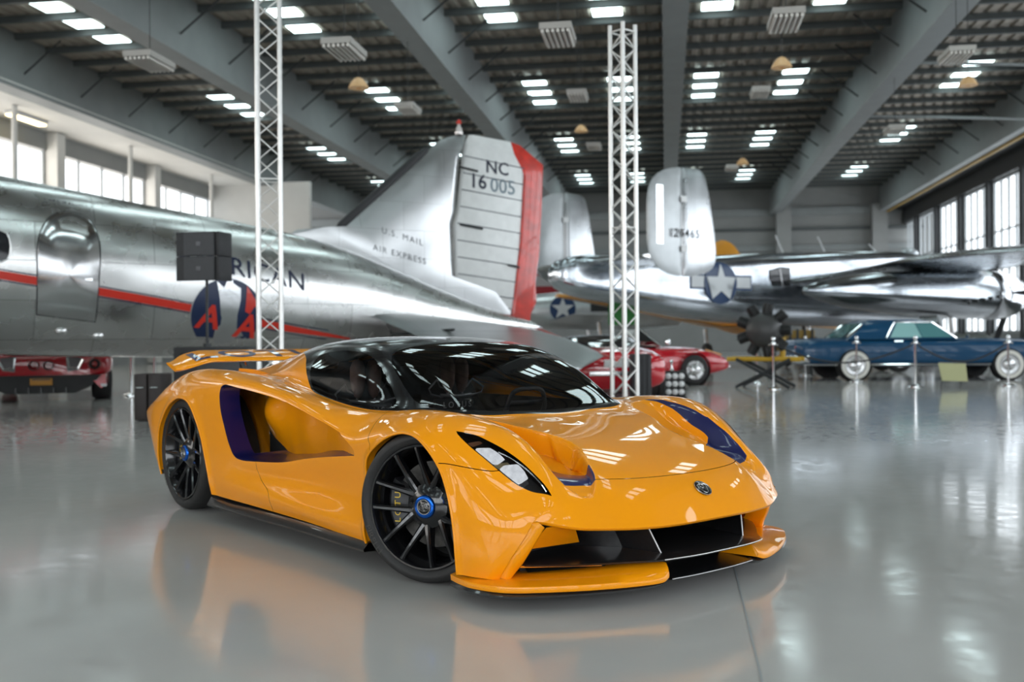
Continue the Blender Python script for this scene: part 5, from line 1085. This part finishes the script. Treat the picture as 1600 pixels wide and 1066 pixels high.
MB().loft([[(-.98,-.02,.47),(.98,-.02,.47),(.80,.02,.26),(.55,-.03,.15),(-.55,-.03,.15),(-.80,.02,.26)],[(-.98,.5,.47),(.98,.5,.47),(.80,.5,.26),(.55,.5,.15),(-.55,.5,.15),(-.80,.5,.26)]],caps=True).build('diffuser',MBLK,gt,30)
for k in range(5): MB().box((-.4+.2*k,-.06,.20),(.012,.12,.10)).build('diffuser_fin',CARB,gt)
pl=rbox('number_plate',(0,-.05,.36),(.36,.015,.12),.005,mat('orange_plate',(.55,.25,.03),.5),gt); MB().box((0,-.062,.40),(.30,.005,.02)).build('plate_strip',mat('dark_grey_lettering',(.06,.06,.07),.5),pl)
MB().box((0,-.01,.87),(1.1,.03,.05)).build('brake_light_strip',CHR,gt)
# =================================================================== truss towers
TAL=mat('truss_aluminium',(.72,.71,.69),.38,.75,var=.06,scale=12)
def truss(name,label,xc,yc,h,w,rot,pitch):
    t=thing(name,label,'truss tower',W(xc,yc),rot,'aluminium truss towers'); cs=[(-w/2,-w/2),(w/2,-w/2),(w/2,w/2),(-w/2,w/2)]
    for c in cs: MB().tube([(c[0],c[1],.02),(c[0],c[1],h)],.0255,14).build('chord',TAL,t,80)
    nseg=int(h/pitch)
    for i in range(4):
        a=cs[i];b=cs[(i+1)%4]
        for k in range(nseg):
            p,q=(a,b) if (k+i)%2 else (b,a); z0=.1+k*pitch; z1=z0+pitch
            if z1<h: MB().tube([(p[0],p[1],z0),(q[0],q[1],z1)],.009,6).build('diagonal',TAL,t,80)
        for z in (.06,h*.5,h-.08): MB().tube([(a[0],a[1],z),(b[0],b[1],z)],.011,6).build('rung',TAL,t,80)
    MB().box((0,0,.01),(.8,.8,.02)).build('base_plate',mat('steel_plate',(.12,.12,.12),.5,.5),t)
    return t
truss('truss_tower','tall silver truss tower beside the airliner, behind the coupe rear wing',-2.60,10.8,5.6,.235,TH+R(12),.21)
truss('truss_tower','slim silver truss tower right of the coupe roof, in front of the red roadster',1.31,11.7,4.72,.205,TH+R(40),.155)
# =================================================================== loudspeakers and cases
SPK=mat('black_textured_cabinet',(.018,.018,.02),.6,var=.3,scale=60,bump=.1); GRL=mat('speaker_grille',(.035,.036,.04),.55,var=.25,scale=120)
sub=thing('subwoofer','broad black subwoofer cabinet carrying the speaker pole, behind the rear wing','loudspeaker',W(-3.65,12.7),TH+R(-14))
rbox('cabinet',(0,0,.50),(1.02,.65,1.0),.015,SPK,sub); rbox('grille',(.16,-.335,.50),(.66,.02,.92),.008,GRL,sub)
MB().tube([(-.38,-.33,.80),(-.38,-.36,.80),(-.38,-.36,.92),(-.38,-.33,.92)],.012,6).build('handle',MBLK,sub)
pole=thing('speaker_pole','slender black pole holding up the two array loudspeakers','pole',W(-3.83,12.62,1.0),TH); MB().tube([(0,0,0),(0,0,.86)],.018,10).build('tube',DRK,pole,80); MB().tube([(0,0,0),(0,0,.04)],.05,12).build('foot',DRK,pole,60)
def array(z,lab,tilt,dx=0,dy=0):
    t=thing('array_loudspeaker',lab,'loudspeaker',W(-3.87+dx,12.6+dy,z),TH+R(-14),'array loudspeakers on the pole')
    w,h,d=.54,.30,.34
    MB().loft([[(-w/2,-d/2,0),(w/2,-d/2,0),(w/2*.72,d/2,.03),(-w/2*.72,d/2,.03)],[(-w/2,-d/2,h),(w/2,-d/2,h),(w/2*.72,d/2,h-.03),(-w/2*.72,d/2,h-.03)]],caps=True).build('cabinet',SPK,t,30)
    MB().loft([[(-w/2*.55,-d/2-.03,.01),(w/2*.96,-d/2-.012,.01)],[(-w/2*.55,-d/2-.03,h-.01),(w/2*.96,-d/2-.012,h-.01)]],closed=False).build('grille',GRL,t)
    rbox('emblem',(.05,-d/2-.026,h/2),(.06,.006,.05),.003,mat('grey_emblem',(.10,.10,.11),.4),t); MB().lathe([(0,-.01),(.05,-.008),(.06,0)],16,'x',(-w/2-.002,-.02,h/2)).build('side_port',MBLK,t,60)
    rbox('side_fin',(w/2+.035,-.02,h/2),(.05,.30,h),.01,SPK,t); return t
array(1.82,'lower of the two black array loudspeakers on the pole',0); array(2.125,'upper of the two black array loudspeakers on the pole',0)
for i,(px,lab) in enumerate(((228,'left of two tall dark cases standing left of the coupe rear wheel'),(250,'right of two tall dark cases standing left of the coupe rear wheel'))):
    t=thing('flight_case',lab,'case',W((px-800)/1569*13.7,13.7),TH,'tall dark flight cases'); rbox('shell',(0,0,.32),(.17,.45,.62),.01,mat('brown_black_case',(.035,.026,.024),.6),t); rbox('foot',(0,0,.01),(.12,.3,.02),.004,MBLK,t)
    MB().tube([(-.05,-.23,.45),(-.05,-.25,.45),(.05,-.25,.45),(.05,-.23,.45)],.008,6).build('handle',ALU,t)
# =================================================================== stanchions and ropes
def stanchion(px,d,lab,grp='chrome rope posts'):
    t=thing('rope_post',lab,'stanchion',W((px-800)/1569*d,d),TH,grp)
    MB().lathe([(0,0),(.16,0),(.16,.015),(.13,.03),(.05,.05),(.022,.06),(.022,.90),(.04,.91),(.04,.95),(.03,.96),(.022,.97),(.04,1.0),(.045,1.03),(.03,1.06),(0,1.07)],24).build('post',CHR,t,50)
    for s in (-1,1): MB().tube([(s*.03,0,.92),(s*.10,0,.90)],.02,8).build('rope_end',CHR,t)
    return t
SP=[(1208,20.3,'chrome rope post left of the blue saloon, nearest the engine stand'),(1430,20.8,'chrome rope post in front of the blue saloon door'),(1258,27.0,'chrome rope post behind the boot of the blue saloon'),(1338,23.2,'chrome rope post just behind the whitewall rear wheel'),(1575,21.0,'chrome rope post at the nose of the blue saloon'),(205,19.5,'chrome rope post under the airliner belly, left one'),(241,22,'chrome rope post under the airliner belly, right one'),(1183,22.6,'chrome rope post behind the engine stand')]
SO=[stanchion(*a) for a in SP]
def rope(a,b,lab):
    pa=SO[a].location; pb=SO[b].location; pts=[]
    for t in np.linspace(0.03,.97,16): p=pa.lerp(pb,float(t)); p.z=.90-.38*math.sin(PI*t); pts.append(p)
    tag(MB().tube(pts,.018,8).build('barrier_rope',MBLK,None,80),lab,'rope')
rope(0,1,'black barrier rope sagging before the rear half of the blue saloon'); rope(1,4,'black barrier rope sagging before the front half of the blue saloon'); rope(7,0,'short black barrier rope beside the engine stand')
# =================================================================== engine on a stand
en=thing('radial_engine','black radial aircraft engine mounted for display on a yellow stand','engine',W(5.25,20.9,1.2),TH+R(-25))
MB().lathe([(0,-.35),(.16,-.34),(.30,-.25),(.36,-.1),(.36,.15),(.28,.3),(0,.32)],32,'y').build('crankcase',mat('engine_grey',(.04,.04,.04),.45),en,50)
for k in range(9):
    a=2*PI*k/9; d_=Vector((math.cos(a),0,math.sin(a))); m_=MB()
    m_.tube([d_*.30,d_*.56],.105,12)
    cy=m_.build('cylinder',MBLK,en,60)
    for q in range(4): MB().tube([d_*(.36+.05*q),d_*(.372+.05*q)],.125,12).build('cooling_fin',mat('fin_grey',(.02,.02,.02),.5),cy,60)
    MB().tube([d_*.25+Vector((0,-.14,0)),d_*.58+Vector((0,-.14,0))],.014,6).build('pushrod',DRK,en,60)
st=thing('engine_stand','yellow frame stand with crossed black legs under the radial engine','stand',W(5.30,21.0),TH+R(-25)); YS=mat('stand_yellow',(.55,.33,.02),.5)
for s in (-1,1): MB().tube([(-.75,.25*s,.60),(.75,.25*s,.60)],.045,8).build('rail',YS,st); MB().tube([(-.55,.35*s,.02),(.55,.3*s,.6)],.035,8).build('leg',DRK,st); MB().tube([(.55,.35*s,.02),(-.55,.3*s,.6)],.035,8).build('leg',DRK,st)
MB().tube([(.35,.0,.6),(.35,0,1.05)],.06,8).build('upright',YS,st)
# crate with rows of white discs, tall black case, sign, stack of chairs shapes
ds=thing('disc_board','low black rack with three rows of four white round discs, right of the truss tower','rack',W(2.72,17.1),TH); rbox('board',(0,.06,.28),(.46,.08,.44),.01,MBLK,ds); MB().box((0,.08,.03),(.5,.25,.06)).build('foot',MBLK,ds)
for i in range(4):
    for j in range(3): MB().lathe([(0,-.02),(.035,-.018),(.05,0)],20,'y',(-.165+.11*i,.02,.14+.135*j)).build('disc',MWHT,ds,60)
MB().lathe([(.05,0),(.02,.05),(.015,.12),(.035,.16),(0,.2)],16,c=(0,.06,.50)).build('finial',CHR,ds,60)
tc_=thing('equipment_case','upright black ribbed equipment case just right of the truss tower','case',W(2.0,15.7),TH)
rbox('body',(0,0,.42),(.30,.45,.80),.03,SPK,tc_)
for k in range(4): MB().box((-.105+.07*k,-.23,.42),(.02,.02,.76)).build('rib',GRL,tc_)
MB().box((0,0,.01),(.26,.4,.03)).build('foot',MBLK,tc_)
sg=thing('information_sign','pale yellow information board leaning in front of the blue saloon front wheel','sign',W(9.05,20.6),TH+R(6)); MB().add([(-.32,0,.50),(.27,0,.48),(.30,-.02,.12),(-.25,-.02,.14),(-.32,.02,.50),(.27,.02,.48),(.30,0,.12),(-.25,0,.14)],[(0,1,2,3),(4,5,6,7),(0,1,5,4),(1,2,6,5),(2,3,7,6),(3,0,4,7)]).build('panel',mat('pale_yellow_board',(.42,.42,.22),.6),sg); MB().tube([(-.30,.02,.51),(.27,.02,.49)],.012,6).build('top_edge',ALU,sg)
for s in (-.2,.22): MB().tube([(s,.02,.3),(s,.12,.0)],.012,6).build('prop_leg',DRK,sg)
yc=thing('yellow_crate','yellow slatted crate on the floor beneath the bomber bay','crate',W(7.6,27.5),TH)
rbox('frame',(0,0,.95),(1.15,.8,.55),.03,mat('dull_yellow',(.25,.15,.02),.6),yc)
for k in range(6): MB().box((-.5+.2*k,-.42,.95),(.06,.03,.6)).build('slat',DRK,yc)
for sx_ in (-.5,.5): MB().box((sx_,0,.3),(.08,.6,.6)).build('leg',DRK,yc)
jp_=thing('grey_jeep','small grey open vehicle with folded windscreen behind the blue saloon roof','vehicle',W(12.2,29.5),TH)
shell('body',[(-1.6,.7,.5,1.0),(-1.4,.75,.45,1.1),(1.4,.75,.45,1.1),(1.6,.7,.5,1.0)],mat('olive_grey',(.09,.10,.09),.6),jp_,24,6)
MB().tube([(.2,-.65,1.1),(.05,-.62,1.62),(.05,.62,1.62),(.2,.65,1.1)],.04,8).build('windscreen_frame',SILV,jp_); quad('windscreen',[(.2,-.62,1.12),(.2,.62,1.12),(.06,.60,1.60),(.06,-.60,1.60)],glass('roadster_glass',(.5,.55,.53)),jp_)
for x in (-1.1,1.1):
    for s in (-1,1): simple_wheel(jp_,x,.66*s,.38,.2,s)
